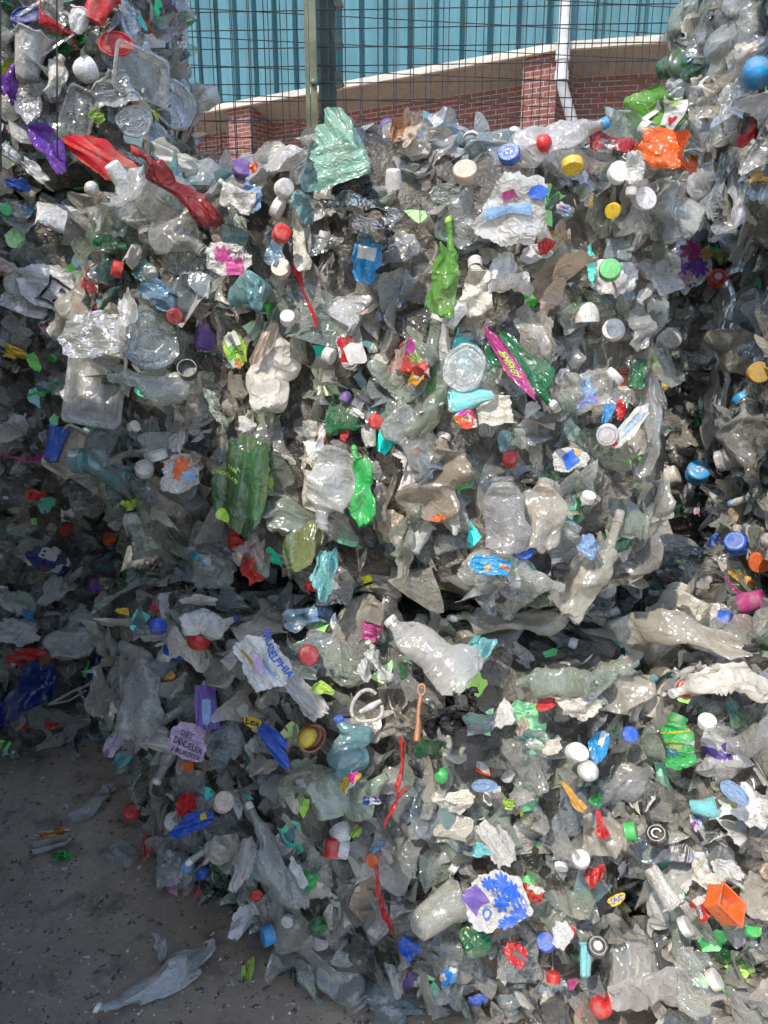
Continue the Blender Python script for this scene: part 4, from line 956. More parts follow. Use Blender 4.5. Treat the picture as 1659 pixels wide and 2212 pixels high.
W 880 262 90 70 .6 peach v=10 mat=milky d=.13 ; curled peach film ; on the top edge
W 905 300 170 -10 .5 beige v=8 d=.1 ; long brown clear film ; on the top edge
F 1640 385 60 10 .6 gold v=2 ; mustard film ; on the right hand bale
F 1565 405 50 10 .6 dgreen v=6 ; dark teal film ; on the right hand bale
B 1560 100 230 88 .4 clear p=waist seed=4 d=.09 ; tall clear bottle ; in the topmost bale
B 1620 60 200 -88 .42 clear seed=1 d=.09 ; upended clear bottle ; in the topmost bale
W 1490 60 90 80 .5 cream v=5 d=.06 ; cream film bunch ; at the edge of the topmost bale
W 1590 230 150 85 .5 grey v=3 d=.08 ; grey upright film ; in the topmost bale
F 52 1500 190 60 .78 dblue v=13 d=.12 mat=film ; big dark blue crumpled bag ; in the shaded lower bale
F 58 1418 130 -8 .34 red v=6 d=.13 ; red band ; over the dark blue bag
F 8 1540 80 80 .6 red v=3 d=.13 ; red film ; left of the dark blue bag
F 112 1566 34 60 .8 red v=2 d=.1 ; red corner ; under the dark blue bag
N 92 1432 100 -20 .8 rust v=9 ; rusty brown printed film ; above the dark blue bag
N 105 1210 80 -12 .75 dblue v=63 flat=1 print=Elm,-.05,.2,-10,.4,offw,1.1 d=.09 ; navy label with white letters ; in the shaded lower bale
P 115 1278 70 70 .7 white ; white torn card ; under the navy label
F 143 1140 56 80 .4 red ; upright red film ; in the shaded lower bale
C 235 1166 26 90 1 orange ; small orange cap ; between the shaded stack and the middle stack
N 32 1300 80 -40 .7 sage v=4 ; white and green film ; in the shaded lower bale
F 65 1326 44 0 .6 sky ; crumpled blue foil ; below the white and green film
P 40 1362 90 5 .7 white v=2 ; white card panel ; above the red band
H 165 1355 125 80 .6 milk lab=1 labc=sage p=round ; milky bottle with a green label ; in the shaded lower bale
T 218 1450 100 85 .5 dblue mat=cap ; dark blue tray ; in the shaded lower bale
G 172 1492 130 15 .4 milk d=.1 ; clear plastic hanger ; below the dark blue tray
C 205 1266 32 0 1 violet ; violet cap ; in the shaded lower bale
D 265 1320 26 0 .8 yellow mat=film ; yellow scrap ; at the foot of the upper bale
P 398 1226 120 -70 .75 white v=3 d=.1 ; torn bright white paper ; at the foot of the upper bale
S 532 1200 140 -70 .5 red mat=film d=.09 ; curved red rim ; low in the upper bale
W 540 1190 110 -75 .5 clear v=6 d=.1 ; clear wrap ; inside the curved red rim
W 700 1225 125 84 .5 aqua v=7 mat=film d=.1 ; crinkled aqua film ; at the foot of the upper bale
F 682 1262 70 60 .6 red v=7 d=.08 ; red crushed film ; under the crinkled aqua film
W 655 1180 160 70 .5 olive v=9 mat=clear d=.08 ; olive clear bottle sheet ; left of the crinkled aqua film
C 490 1243 38 60 .7 offw st=wide ; grey oval cap ; beside the white paper
C 341 1350 36 -70 1 blue d=.09 side=1 ; vivid blue cap ; at the top left of the lower bale
F 335 1314 34 0 .6 red ; small red film ; above the vivid blue cap
B 460 1352 130 8 .36 offw mat=milky lab=1 labc=offw seed=3 d=.1 cap=dblue ; white labelled bottle with a navy end ; lying in the seam between the bales
C 430 1380 52 80 1 red st=dome ; red dome cap ; under the white labelled bottle
F 566 1430 135 -62 .85 white v=65 flat=1 d=.13 print=PHILADELPHIA,-.02,.33,0,.86,blue,1.25~rect.3,0,-.05,0,.4,lilac~rect.2,-.2,-.22,12,.3,gold~rect.16,.15,.1,0,.34,pblue ; torn white PHILADELPHIA label ; near the top of the lower bale
C 665 1415 44 -20 1 dred st=std ; brick red cap ; right of the white PHILADELPHIA label
N 655 1446 76 -15 .6 sage v=5 ; pale green and pink film ; under the brick red cap
F 695 1486 60 -10 .6 lime v=3 d=.09 ; bright green film ; right of the torn label
P 662 1508 190 -45 .25 offw v=7 d=.11 ; long torn label strip ; sloping below the PHILADELPHIA label
B 312 1500 200 92 .45 clear p=round seed=0 flat=.5 cap=0 d=.1 bend=.1 crush=.6 ; clear bottle standing neck up ; left in the lower bale
W 320 1590 170 -18 .3 cream v=9 d=.12 mat=milky ; cream torn film ; across the left of the lower bale
N 246 1580 60 60 .7 lilac v=67 flat=1 d=.12 ; small lilac label ; at the left corner of the lower bale
F 410 1602 92 -22 .85 lilac v=69 flat=1 d=.13 print=DIET,-.1,.12,0,.34,dark~DANDELION,.0,-.1,0,.75,black,1.3~&_BURDOCK,.05,-.3,0,.7,black,1.3 ; lilac DIET label ; at the left of the lower bale
N 446 1525 105 -84 .4 lilac v=71 flat=1 d=.1 print=rect.25,0,.3,0,.9,purple~rect.25,0,-.3,0,.9,purple~rect.4,.1,0,0,.4,pblue ; white and violet striped label ; above the DIET label
D 367 1462 26 60 .7 amber mat=film ; amber scrap ; left in the lower bale
Q 268 1490 26 20 .8 cream ; cream foam block ; at the left edge of the lower bale
F 592 1605 140 -52 .28 blue v=10 d=.1 ; long blue torn film ; in the lower bale
F 546 1560 44 -15 .5 yellow v=73 flat=1 d=.13 print=Lex,0,0,0,.7,black ; yellow label scrap ; on the long blue film
C 664 1594 36 -40 1.3 yellow st=dome d=.11 ; yellow teardrop cap ; in a dark ring
C 672 1592 52 -40 1.2 rust st=hollow d=.08 ; dark brown ring ; around the yellow teardrop cap
B 760 1600 120 110 .62 teal mat=clear cap=blue d=.09 seed=3 ; teal bottle with a blue ring ; in the middle of the lower bale
L 795 1528 88 60 .76 offw d=.12 ; white carry handle ; in the middle of the lower bale
F 262 1616 54 40 .6 aqua ; sea green film ; at the left edge of the lower bale
C 283 1731 34 20 1 red d=.08 ; scarlet cap ; on the lower left edge
F 800 1362 62 -30 .7 magenta v=4 d=.08 ; magenta film ; at the top of the lower bale
S 824 1305 100 78 .16 cream d=.12 sw=.14 ; cream strap ; hanging over the seam
N 605 1300 50 -10 .5 lime v=8 ; yellow green label ; in the seam between the bales
B 680 1330 130 8 .4 steel lab=1 labc=pblue ; grey blue labelled bottle ; in the seam between the bales
W 430 1296 130 -4 .22 cream v=5 mat=milky d=.1 ; wavy cream film ; in the seam between the bales
F 946 1120 48 -35 .5 orange v=6 d=.1 ; orange film scrap ; in the upper bale
C 1127 1193 44 -10 .8 blue st=wide d=.1 ; royal blue cap ; above the turquoise label
F 1058 1222 90 -10 .55 sky v=75 flat=1 d=.13 print=rect.4,.35,0,-20,.2,orange~disc,0,-.1,0,.16,gold ; turquoise and orange label ; low in the upper bale
B 1120 1240 210 -12 .42 clear seed=5 p=ribbed d=.11 lab=1 labc=sage ; clear bottle with a pale label ; low in the upper bale
F 1275 1182 70 -20 .7 pblue v=11 d=.11 ; blue printed film ; on a beige bottle
B 1280 1230 260 58 .36 beige seed=6 d=.09 flat=.38 mat=clear ; long beige crushed bottle ; curving at the lower right of the upper bale
C 1212 1238 42 80 1 black st=wide ; matt black cap ; low in the upper bale
C 1308 1271 44 -80 1 offw st=nozzle d=.11 ; white round nozzle cap ; below the dark gap
C 1208 1334 38 180 1 white side=1 d=.1 ; white cap ; in the seam right of the long nozzle bottle
B 1085 1345 245 168 .26 beige cap=milk st=nozzle seed=2 d=.13 flat=.5 bend=.15 mat=clear p=round ; long bottle with a white nozzle ; in the seam between the bales
B 925 1405 200 140 .62 tclear p=waist cap=offw seed=1 flat=.5 d=.12 crush=.6 bend=.1 mat=clear ; big pale clear bottle ; top of the lower bale
F 1030 1402 120 55 .55 aqua v=8 d=.11 mat=clear ; aqua tinted film ; right of the big pale bottle
Q 1086 1364 36 0 .6 gold ; tan cardboard block ; right of the aqua tinted film
C 1393 1370 38 180 1 red side=1 d=.12 ; glossy red cap ; under the dark gap
C 1553 1180 48 60 1 blue mark=TI_AM/RECYCLED/RECYCLE_ME mc=offw d=.1 ; royal blue lettered cap ; left of its twin
C 1590 1177 46 60 1 blue mark=ring d=.09 mc=pblue ; royal blue cap with a ring ; touching the lettered cap
C 1640 1213 44 -80 1 orange st=wide d=.1 ; orange cap ; on the right hand bale
N 1500 1240 105 -70 .5 clear mat=clear v=77 flat=1 d=.05 print=bars,.1,0,0,.6,offw~rec,-.3,.1,0,.12,green ; see-through barcode label ; in the dark gap
F 1605 1250 85 -50 .3 amber v=5 d=.1 ; amber folded strip ; on the right hand bale
S 1590 1268 70 -60 .3 magenta d=.1 ; magenta curved rim ; on the right hand bale
C 1607 1305 48 0 1 magenta st=tall side=1 d=.1 ; magenta cap ; on the right hand bale
C 1560 1340 42 -20 1 blue side=1 d=.1 ; dark blue cap ; on the right hand bale
O 1480 1298 46 -10 .5 pblue d=.04 ; pale blue lid ; deep in the dark gap
B 1440 1368 300 153 .16 beige p=round seed=4 flat=.38 d=.14 bend=.2 mat=clear ; long thin flattened bottle ; bridging the dark gap
F 1352 1430 36 30 .7 pink d=.1 ; pink bottle end ; below the glossy red cap
B 1330 1440 120 20 .4 greenish ; green tinted bottle ; ending in pink
B 1195 1478 160 175 .46 greenish p=ribbed seed=2 flat=.62 crush=.5 d=.12 bend=.05 ; pale green ribbed bottle ; in the lower right of the seam
W 990 1532 150 10 .78 black v=13 mat=film d=.12 ball=1 ; crumpled black bag ; in the lower bale
K 905 1540 120 83 .22 rust d=.1 ; orange plastic spanner ; left of the crumpled black bag
O 1180 1522 50 20 .5 red d=.1 ; red rimmed oval lid ; in the lower bale
W 1245 1512 110 20 .8 cream v=3 mat=milky d=.1 ; cream crinkled film ; in the lower bale
C 1378 1546 44 -20 1 milk st=hollow side=1 d=.09 ; open grey neck ; in the lower bale
C 1360 1586 34 -80 1 blue st=wide d=.08 ; oval blue cap ; under the open grey neck
C 1527 1561 38 70 1 white st=wide d=.09 ; flat white cap ; above the green bottle with a yellow ring
C 1478 1489 34 0 1 red d=.09 mark=ring mc=offw ; red cap ; under the grey capped ribbed bottle
B 1565 1465 200 172 .36 cream p=ribbed cap=milk st=wide seed=0 d=.11 mat=clear ; grey capped ribbed bottle ; on the near corner bale
B 1462 1605 100 88 .7 bgreen p=jar flat=.7 crush=.5 mat=film cap=green lab=1 labc=bgreen d=.1 st=hollow seed=4 ; green bottle with a yellow ring ; in the near corner bale
S 1462 1582 64 0 .18 yellow d=.15 ; yellow ring ; around the green bottle
C 1245 1626 48 -20 .8 white st=wide d=.09 ; white oval cap ; above its lower neighbour
C 1270 1665 44 -50 1 white st=dome d=.09 ; white domed cap ; below the white oval cap
F 1295 1612 80 70 .6 sky v=9 d=.08 print=rect.5,.2,0,0,.4,offw flat=1 ; blue and white wrapper ; beside the white oval cap
S 865 1660 130 80 .16 red d=.1 ; long red strap ; in the middle of the lower bale
S 850 1745 90 60 .18 red d=.1 ; short red strap ; below the long red strap
F 318 1800 90 85 .3 dred v=4 d=.07 ; dark red film ; on the lower left edge
C 376 1776 40 130 1 milk st=wide d=.09 ; frosted round cap ; on the lower left edge
F 414 1778 100 22 .42 blue v=79 flat=1 d=.12 print=rect1,.3,0,0,.12,yellow ; blue wrapper with a yellow band ; on the lower left
C 482 1734 44 20 1 peach st=wide d=.11 ; dusty beige cap ; above the blue wrapper
P 404 1736 56 30 .8 red v=4 d=.1 ; red and white scrap ; above the blue wrapper
B 582 1842 220 122 .3 grey cap=offw seed=5 d=.12 bend=.15 mat=clear ; long grey bottle with a grey cap ; sloping in the lower left
B 470 1835 110 195 .5 beige cap=white st=tall d=.11 mat=clear ; brownish bottle with a white tall cap ; in the lower left
C 406 1868 34 -100 1 pblue d=.09 st=dome ; dull blue cap ; above the vivid pair of caps
C 438 1884 32 -60 1 blue d=.1 st=dome ; vivid blue cap ; touching a red cap
C 432 1906 28 -90 1 red d=.08 ; little red cap ; under the vivid blue cap
F 385 1885 80 -35 .5 pink v=7 mat=film ; dusty pink film ; in the lower left
P 525 1965 80 50 .6 white v=6 d=.09 ; white paper tongue ; at the foot of the lower bale
C 553 1935 26 0 .8 red ; small red lid ; above the white paper tongue
F 430 1976 24 0 .8 blue ; tiny blue film ; at the foot of the lower bale
P 526 1868 115 80 .4 offw v=9 d=.1 ; layered white label ; in the lower left
F 535 2035 70 80 .4 lime v=10 ; yellow green film ; at the foot of the lower bale
C 584 2018 40 -160 1 sky side=1 d=.1 ; sky blue cap ; at the foot of the lower bale
F 662 1900 80 70 .6 bgreen v=11 d=.05 ; green shiny film ; in the lower bale
C 685 1996 38 -60 1 dgreen side=1 ; dark green cap ; at the foot of the lower bale
P 640 1890 70 -60 .5 white v=11 d=.09 ; small white paper ; beside the long grey bottle
B 770 1720 190 18 .42 sage seed=3 p=round d=.12 mat=clear ; pale bottle with bright scraps ; in the lower bale
N 755 1688 56 50 .6 yellow v=12 d=.16 ; yellow printed scrap ; on the pale bottle
F 798 1727 60 -5 .35 blue v=12 d=.16 mat=label ; blue label edge ; on the pale bottle
C 718 1846 36 90 1 red d=.12 st=tall side=1 ; tall red cap ; facing a grey cap
C 746 1836 38 170 1 offw side=1 d=.1 ; grey cap ; facing the tall red cap
C 735 1795 46 -60 1 milk st=dome side=1 d=.09 ; frosted nozzle ; above the tall red cap
F 768 1797 40 50 .5 lime d=.09 ; bright lime scrap ; beside the frosted nozzle
S 825 1938 130 -75 .22 red d=.1 ; red handle strip ; low in the lower bale
O 1046 1697 56 0 .5 pblue d=.08 ; pale blue ring lid ; in the lower bale
F 1240 1725 80 -50 .5 amber v=13 d=.09 ; gold printed film ; right in the lower bale
F 1290 1725 40 -20 .8 bgreen v=12 ; bright green crushed scrap ; right in the lower bale
F 1098 1736 36 -20 .7 lime ; lime scrap ; in the lower bale
F 1298 1785 66 -70 .7 red v=13 d=.09 ; glossy red film ; left of the emerald cap
C 1357 1796 38 0 1 bgreen side=1 d=.12 ; emerald cap ; on the dusty crushed bottle
B 1320 1810 130 8 .6 beige mat=clear d=.08 seed=6 p=round ; dusty crushed bottle ; with the emerald cap
C 1420 1806 46 70 1 black mark=arc+ring mc=offw st=wide d=.12 ; black cap with a white arrow ring ; right in the lower bale
U 1520 1745 60 10 .8 aqua mat=cap ; sea green tub ; in the near corner bale
O 1587 1712 66 -40 .55 pblue d=.13 ; light blue oval disc ; in the near corner bale
W 1628 1745 100 0 .9 white mat=milky v=10 d=.1 ; white film sheet ; in the near corner bale
F 1284 1890 80 70 .5 red v=2 d=.08 ; red folded film ; in the lower bale
C 1255 1857 38 70 1 milk st=wide d=.1 ; pale blue grey cap ; above the red folded film
F 1037 1835 56 0 .7 aqua v=3 d=.08 ; teal crinkled scrap ; in the lower bale
P 1075 1822 100 -60 .7 offw v=12 d=.08 ; off white paper panel ; in the lower bale
N 1398 1715 70 70 .7 dark v=13 d=.08 ; dark small print label ; above the black arrow cap
F 1075 1945 145 -10 .8 offw v=81 flat=1 d=.13 print=rect.8,-.32,-.1,-30,.3,purple~flower,.0,.3,0,.16,blue~flower,.18,.18,0,.15,blue~flower,.02,.0,0,.13,blue~flower,.3,-.1,0,.14,blue~flower,-.22,.25,0,.12,blue~flower,.2,-.3,0,.13,blue~ringm,-.1,-.25,0,.12,blue~ringm,.36,.12,0,.1,blue~ringm,-.12,.12,0,.09,blue ; blue and white floral film ; low in the lower bale
E 1022 2015 76 0 1 dgreen p=round seed=2 flat=.7 crush=.4 d=.03 mat=film ; dark green bottle base ; at the foot of the heap
U 955 1968 130 30 .8 clear mat=clear d=.09 flatk=.9 ; clear crushed cup ; left of the floral film
N 1150 1930 60 20 .7 red v=2 d=.08 ; red and white film ; right of the floral film
F 1331 1943 40 20 .5 yellow v=83 flat=1 d=.13 print=ZAC,0,0,0,.7,blue ; yellow lettered scrap ; left of its twin
F 1369 1938 32 30 .6 yellow v=85 flat=1 d=.12 print=ZAC,0,0,0,.7,blue ; smaller yellow lettered scrap ; on dark film
U 1430 1918 95 -70 .6 offw d=.1 ; white flattened pot ; right in the lower bale
Q 1563 1955 78 -25 .8 orange d=.11 tip=38 tilt=-30 ; bright orange red square tub ; in the near corner bale
N 1515 1962 56 30 .9 red v=3 d=.1 ; red and white wrapper ; beside the orange square tub
C 1478 2002 40 20 1 offw st=wide side=1 d=.1 ; grey white neck cap ; left of the orange square tub
C 1625 2013 34 0 .7 bgreen st=wide ; green cap ; near the edge of the near corner bale
C 1180 2037 38 90 1 blue st=wide d=.11 ; deep blue cap ; at the foot of the heap
C 1230 2015 24 90 1 red ; red neck ring ; at the foot of the heap
C 1290 2046 44 90 1 black mark=dot+ring mc=silver st=wide d=.11 ; black cap with a silver logo ; at the foot of the heap
C 1330 2015 38 0 1 offw side=1 ; grey screw cap ; at the foot of the heap
U 1265 2070 70 80 .5 aqua mat=cap d=.1 ; teal tub edge ; at the foot of the heap
P 1215 2020 56 -60 .8 white v=13 d=.13 ; white torn star of paper ; at the foot of the heap
F 1115 2062 60 -60 .7 red v=87 flat=1 d=.1 print=rect.4,.1,.1,20,.5,dark ; red and dark label ; at the foot of the heap
C 1195 2115 30 90 1 red d=.1 side=1 ; red screw cap ; at the very foot of the heap
C 1298 2145 52 60 .9 red st=wide d=.1 ; wide red lid ; half hidden at the foot of the heap
F 1235 2125 34 40 .7 magenta ; hot pink scrap ; at the foot of the heap
F 885 2048 66 -60 .7 blue v=5 d=.07 ; blue film ; at the foot of the heap
N 972 2106 56 30 .6 sky v=8 d=.08 ; sky blue printed film ; at the foot of the heap
F 1032 2160 60 -30 .5 blue v=6 d=.03 ; blue film ; just above the concrete
W 1400 2110 240 75 .72 tclear v=6 d=.13 ; huge clear bag ; bulging at the near bottom corner
W 1520 2140 190 -50 .6 clear v=8 d=.12 ; second big clear bag ; at the bottom edge of the near corner bale
C 1540 2117 42 20 1 cream st=wide side=1 d=.15 ; cream cap ; on the second big clear bag
B 335 2152 205 207 .3 tclear g=1 p=round seed=1 cap=white st=wide flat=.38 lift=.04 bend=.2 crush=1.5 tip=0 tilt=0 ; crushed clear bottle ; lying alone on the concrete
P 352 2085 80 -55 .3 offw g=1 v=8 lift=.05 ; torn label wisp ; trailing from the lone crushed bottle
B 205 1745 105 60 .42 tclear g=1 seed=4 lift=.02 ; small clear crushed bottle ; on the concrete by the heap
T 112 1838 80 15 .5 tclear g=1 lift=.03 ; clear tray with an orange label ; on the concrete
N 115 1832 74 14 .4 orange g=1 v=9 lift=.05 flat=1 ; orange and cream label ; on the clear tray
D 128 1862 46 -10 .8 bgreen mat=film g=1 v=3 ball=1 lift=.02 ; small green crushed blob ; on the concrete
W 262 1858 120 -20 .6 grey g=1 v=5 lift=.03 ; thin clear film ; flat on the concrete by the heap
C 849 2187 34 80 1 silver g=1 st=wide lift=.008 tip=0 tilt=0 ; single grey cap ; lying on the concrete
F 168 1640 70 -20 .5 bluish g=1 mat=clear lift=.03 ; bluish clear scrap ; on the concrete near the shaded stack
O 88 1783 30 20 .8 clear g=1 mat=clear lift=.01 ; clear ring ; on the concrete
'''
# ---------------------------------------------------------------- place the pieces
def parse(line):
    a, short, ext = [s.strip() for s in line.split(';')]
    t = a.split(); o = dict(x.split('=', 1) for x in t[7:])
    return t[0], float(t[1]), float(t[2]), float(t[3]), float(t[4]), float(t[5]), t[6], o, short, ext
used = set()
def uniq(cands):
    for c in cands:
        c = ' '.join(c.split()[:16])
        if c not in used: used.add(c); return c
    return None
for li, line in enumerate(TABLE.strip().split('\n')):
    k, px, py, sz, ang, wr, col, o, short, ext = parse(line); rng = np.random.default_rng(500 + li)
    if o.get('cap') == '0': o.pop('cap')
    if o.get('side') == '0': o.pop('side')
    ob, loc, own = place(k, px, py, sz, ang, wr, col, o, rng, face=.82 if k == 'C' else .62)
    if ob is None: print('MISS', line); continue
    tag(ob, uniq([short + ' ' + ext, short + ' ' + ext + ' of plastic']), CT[k])
    HEROES.append((px, py, sz, short, ob))
# ---- the rest of the bales' packing, each piece on its own
GRP = {'B': 'crushed clear bottles packed in the bales', 'F': 'film pieces packed in the bales', 'W': 'clear wraps packed in the bales', 'C': 'loose caps packed in the bales', 'U': 'pots packed in the bales', 'T': 'food trays packed in the bales', 'P': 'torn labels packed in the bales', 'H': 'opaque bottles packed in the bales', 'N': 'torn labels packed in the bales'}
NOUN = dict(B='crushed bottle', F='film piece', W='clear wrap', C='screw cap', U='crushed pot', T='crushed tray', P='torn label', H='opaque crushed bottle', N='printed film piece')
ADJ = dict(tclear='glassy', clear='clear', grey='grey clear', dark='dark', beige='brownish', cream='cream', dirty='dirty brown', greenish='greenish', bluish='bluish', teal='teal', milk='milky', white='white', offw='off white', red='red', orange='orange', yellow='yellow', lime='lime', bgreen='bright green', dgreen='dark green', blue='blue', sky='sky blue', purple='purple', pink='pink', aqua='aqua', black='black', tan='tan', peach='peach', pblue='pale blue', gold='mustard', steel='steel blue', olive='olive', magenta='magenta', dred='dark red', sage='sage green', silver='silver')
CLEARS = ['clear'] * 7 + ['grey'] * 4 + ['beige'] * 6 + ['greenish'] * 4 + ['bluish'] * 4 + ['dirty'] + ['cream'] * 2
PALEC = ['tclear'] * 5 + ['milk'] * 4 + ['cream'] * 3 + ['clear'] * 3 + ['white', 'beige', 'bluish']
SHADEC = ['clear'] * 3 + ['grey'] * 5 + ['bluish'] * 5 + ['greenish'] * 2 + ['beige'] * 2 + ['teal'] + ['milk'] * 2  # cool mix: the left side's shade put into the piece colours
ACC = ['red', 'blue', 'white', 'white', 'sky', 'yellow', 'bgreen', 'dgreen', 'purple', 'pink', 'dred', 'pblue', 'offw', 'offw', 'black', 'steel', 'tan', 'olive']
CAPC = ['white'] * 6 + ['offw'] * 5 + ['milk'] * 3 + ['blue', 'red', 'sky', 'dgreen', 'bgreen', 'black', 'pblue', 'yellow', 'orange', 'purple']
def describe(kind, col, px, py, size, cap):
    hs = sorted(HEROES, key=lambda h: (h[0] - px) ** 2 + (h[1] - py) ** 2)[:5]
    big = 'large ' if size > 150 and kind in 'BFW' else ('small ' if size < 85 and kind != 'C' else '')
    adj = ADJ.get(col, col); noun = NOUN[kind]; cp = (' with a %s cap' % ADJ.get(cap, cap)) if cap else ''
    def rel(h):
        dx, dy = px - h[0], py - h[1]
        if abs(dx) > abs(dy): return 'right of' if dx > 0 else 'left of'
        return 'below' if dy > 0 else 'above'
    c = []
    for h in hs[:3]: c.append('%s%s %s%s %s the %s' % (big, adj, noun, cp, rel(h), h[3]))
    for i in range(4):
        for j in range(i + 1, 5): c.append('%s%s %s between the %s and the %s' % (big, adj, noun, hs[i][3], hs[j][3]))
    for i in range(5):
        for j in range(5):
            if i != j: c.append('%s%s %s %s the %s, near the %s' % (big, adj, noun, rel(hs[i]), hs[i][3], hs[j][3]))
    c = [x for x in c if len(x.split()) <= 16]
    return uniq(c) or c[0]
def flow(px, py, rng):
    """how the pressed layers run in each bale: upright in the sides, level in the seams"""
    if 1360 < px < 1480 and py < 1200: return rng.normal(90, 9), .55
    if 1480 < px < 1580 and 600 < py < 1400: return rng.normal(88, 12), .6
    if 1230 < py < 1370 and 260 < px < 1330: return rng.normal(0, 12), .5
    if py > 1900: return rng.normal(-60, 35), .75
    if 620 < px < 1000 and 480 < py < 760: return rng.normal(92, 20), .6
    if px > 480 and py < 1230 and px < 1400: return rng.normal(90, 45), .8
    return rng.uniform(0, 360), 1.0
rng = np.random.default_rng(11)
cnt = {}
def scatter(kind, step, smin, smax, jit, dmin, dmax, limit, pickcol, opt=lambda rng: {}, area=None, along=None):
    pts = []
    y = -20
    row = 0
    while y < 2260:
        x = -30 + (step / 2 if row % 2 else 0)
        while x < 1700: pts.append((x + rng.uniform(-jit, jit), y + rng.uniform(-jit, jit))); x += step
        y += step * .86; row += 1
    rng.shuffle(pts); n = 0
    for px, py in pts:
        if n >= limit: break
        h = hit(px, py)
        if h is None: continue
        if 1300 < px < 1500 and py < 290: continue
        if area and not area(px, py): continue
        if 580 < py < 1340 and 1442 - max(0, py - 1050) * .25 < px < 1506: continue
        a, nar = flow(px, py, rng); far = 1.62 / max(1.2, depth(h[0])); s = rng.uniform(smin, smax) * min(1, far * .95)
        mixed = BALES[h[2]]['o'].name in (LL0.name, LL1.name, LL2.name)
        col = pickcol(rng, mixed, px, py); o = dict(opt(rng)); o['d'] = rng.uniform(dmin, dmax)
        o['tilt'] = rng.normal(0, 20 if nar > .6 else 15) + (rng.choice([-1, 1]) * 52 if nar < .65 else 0); o['tip'] = rng.normal(0, 13)
        near = min(((px - q[0]) ** 2 + (py - q[1]) ** 2) ** .5 - q[2] * .42 for q in HEROES)
        if near < s * .3: o['d'] = min(o['d'], .0) - (.03 if kind in 'BH' else .015)
        if near < 12 and kind in 'CPFNUH': continue
        if along is not None: a = along + rng.normal(0, 9); o['tilt'] = rng.choice([-1, 1]) * rng.uniform(25, 62); wr = None
        if kind == 'C': o['tilt'] = rng.normal(0, 25)
        wr = {'B': rng.uniform(.34, .62) * (.8 if nar < .65 else 1), 'H': rng.uniform(.4, .6), 'C': 1, 'U': .8, 'T': .74}.get(kind, rng.uniform(.3, .75) * nar)
        if along is not None: wr = rng.uniform(.14, .3)
        ob, loc, ow = place(kind, px, py, s, a, wr, col, o, rng, face=.35)
        if ob is None: continue
        tag(ob, describe(kind, col, px, py, s, o.get('cap') if kind in 'BH' else None), CT[kind], GRP[kind]); n += 1
    cnt[kind] = cnt.get(kind, 0) + n
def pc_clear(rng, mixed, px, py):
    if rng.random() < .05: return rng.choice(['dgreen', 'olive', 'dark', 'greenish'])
    if py < 350 and px < 440: return rng.choice(PALEC)  # pale picks put the haze over the top left bale into its colours
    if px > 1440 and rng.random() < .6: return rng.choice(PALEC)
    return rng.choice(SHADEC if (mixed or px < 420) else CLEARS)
def pc_film(rng, mixed, px, py):
    if rng.random() < (0.42 if mixed else .09): return rng.choice(ACC)
    return rng.choice(['offw', 'white', 'cream', 'milk', 'tan', 'silver', 'peach', 'dark'])
def bo(rng):
    o = dict(seed=int(rng.integers(0, 45)), p=['round', 'waist', 'ribbed', 'round', 'jar'][int(rng.integers(0, 5))], flat=rng.choice([.28, .38, .5]))
    if rng.random() < .62 and o['p'] != 'jar': o['cap'] = str(rng.choice(CAPC)); o['st'] = str(rng.choice(['std', 'std', 'wide', 'nozzle']))
    if rng.random() < .2: o['lab'] = 1; o['labc'] = str(rng.choice(['offw', 'red', 'blue', 'pblue', 'bgreen', 'orange', 'purple', 'yellow']))
    return o
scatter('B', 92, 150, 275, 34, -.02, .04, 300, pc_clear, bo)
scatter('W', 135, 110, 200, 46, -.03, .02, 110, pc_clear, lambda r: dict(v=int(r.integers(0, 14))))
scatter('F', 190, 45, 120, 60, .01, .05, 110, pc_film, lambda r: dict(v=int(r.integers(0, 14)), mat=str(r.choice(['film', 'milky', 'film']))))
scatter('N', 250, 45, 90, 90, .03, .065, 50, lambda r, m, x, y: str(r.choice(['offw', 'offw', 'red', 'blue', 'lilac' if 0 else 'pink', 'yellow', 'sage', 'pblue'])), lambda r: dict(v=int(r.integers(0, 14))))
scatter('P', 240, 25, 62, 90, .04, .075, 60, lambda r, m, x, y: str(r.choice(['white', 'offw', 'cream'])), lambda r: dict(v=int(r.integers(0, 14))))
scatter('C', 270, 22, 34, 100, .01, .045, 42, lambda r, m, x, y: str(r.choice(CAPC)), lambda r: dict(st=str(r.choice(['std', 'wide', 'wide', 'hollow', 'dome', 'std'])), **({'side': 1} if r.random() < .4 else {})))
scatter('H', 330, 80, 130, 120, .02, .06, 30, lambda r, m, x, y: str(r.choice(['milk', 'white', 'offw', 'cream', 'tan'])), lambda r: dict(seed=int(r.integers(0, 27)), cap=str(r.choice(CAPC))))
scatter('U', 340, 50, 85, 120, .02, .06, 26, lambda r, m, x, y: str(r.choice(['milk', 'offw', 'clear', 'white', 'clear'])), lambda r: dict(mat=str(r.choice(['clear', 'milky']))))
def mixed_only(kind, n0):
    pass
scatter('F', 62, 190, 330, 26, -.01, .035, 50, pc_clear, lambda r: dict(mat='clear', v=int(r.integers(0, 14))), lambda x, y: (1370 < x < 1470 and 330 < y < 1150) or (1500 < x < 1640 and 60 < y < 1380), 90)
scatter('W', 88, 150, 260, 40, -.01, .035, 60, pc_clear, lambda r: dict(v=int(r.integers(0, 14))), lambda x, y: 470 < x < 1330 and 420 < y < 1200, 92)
scatter('F', 62, 180, 300, 26, .0, .04, 30, pc_clear, lambda r: dict(mat='clear', v=int(r.integers(0, 14))), lambda x, y: 270 < x < 1300 and 1255 < y < 1380, 2)
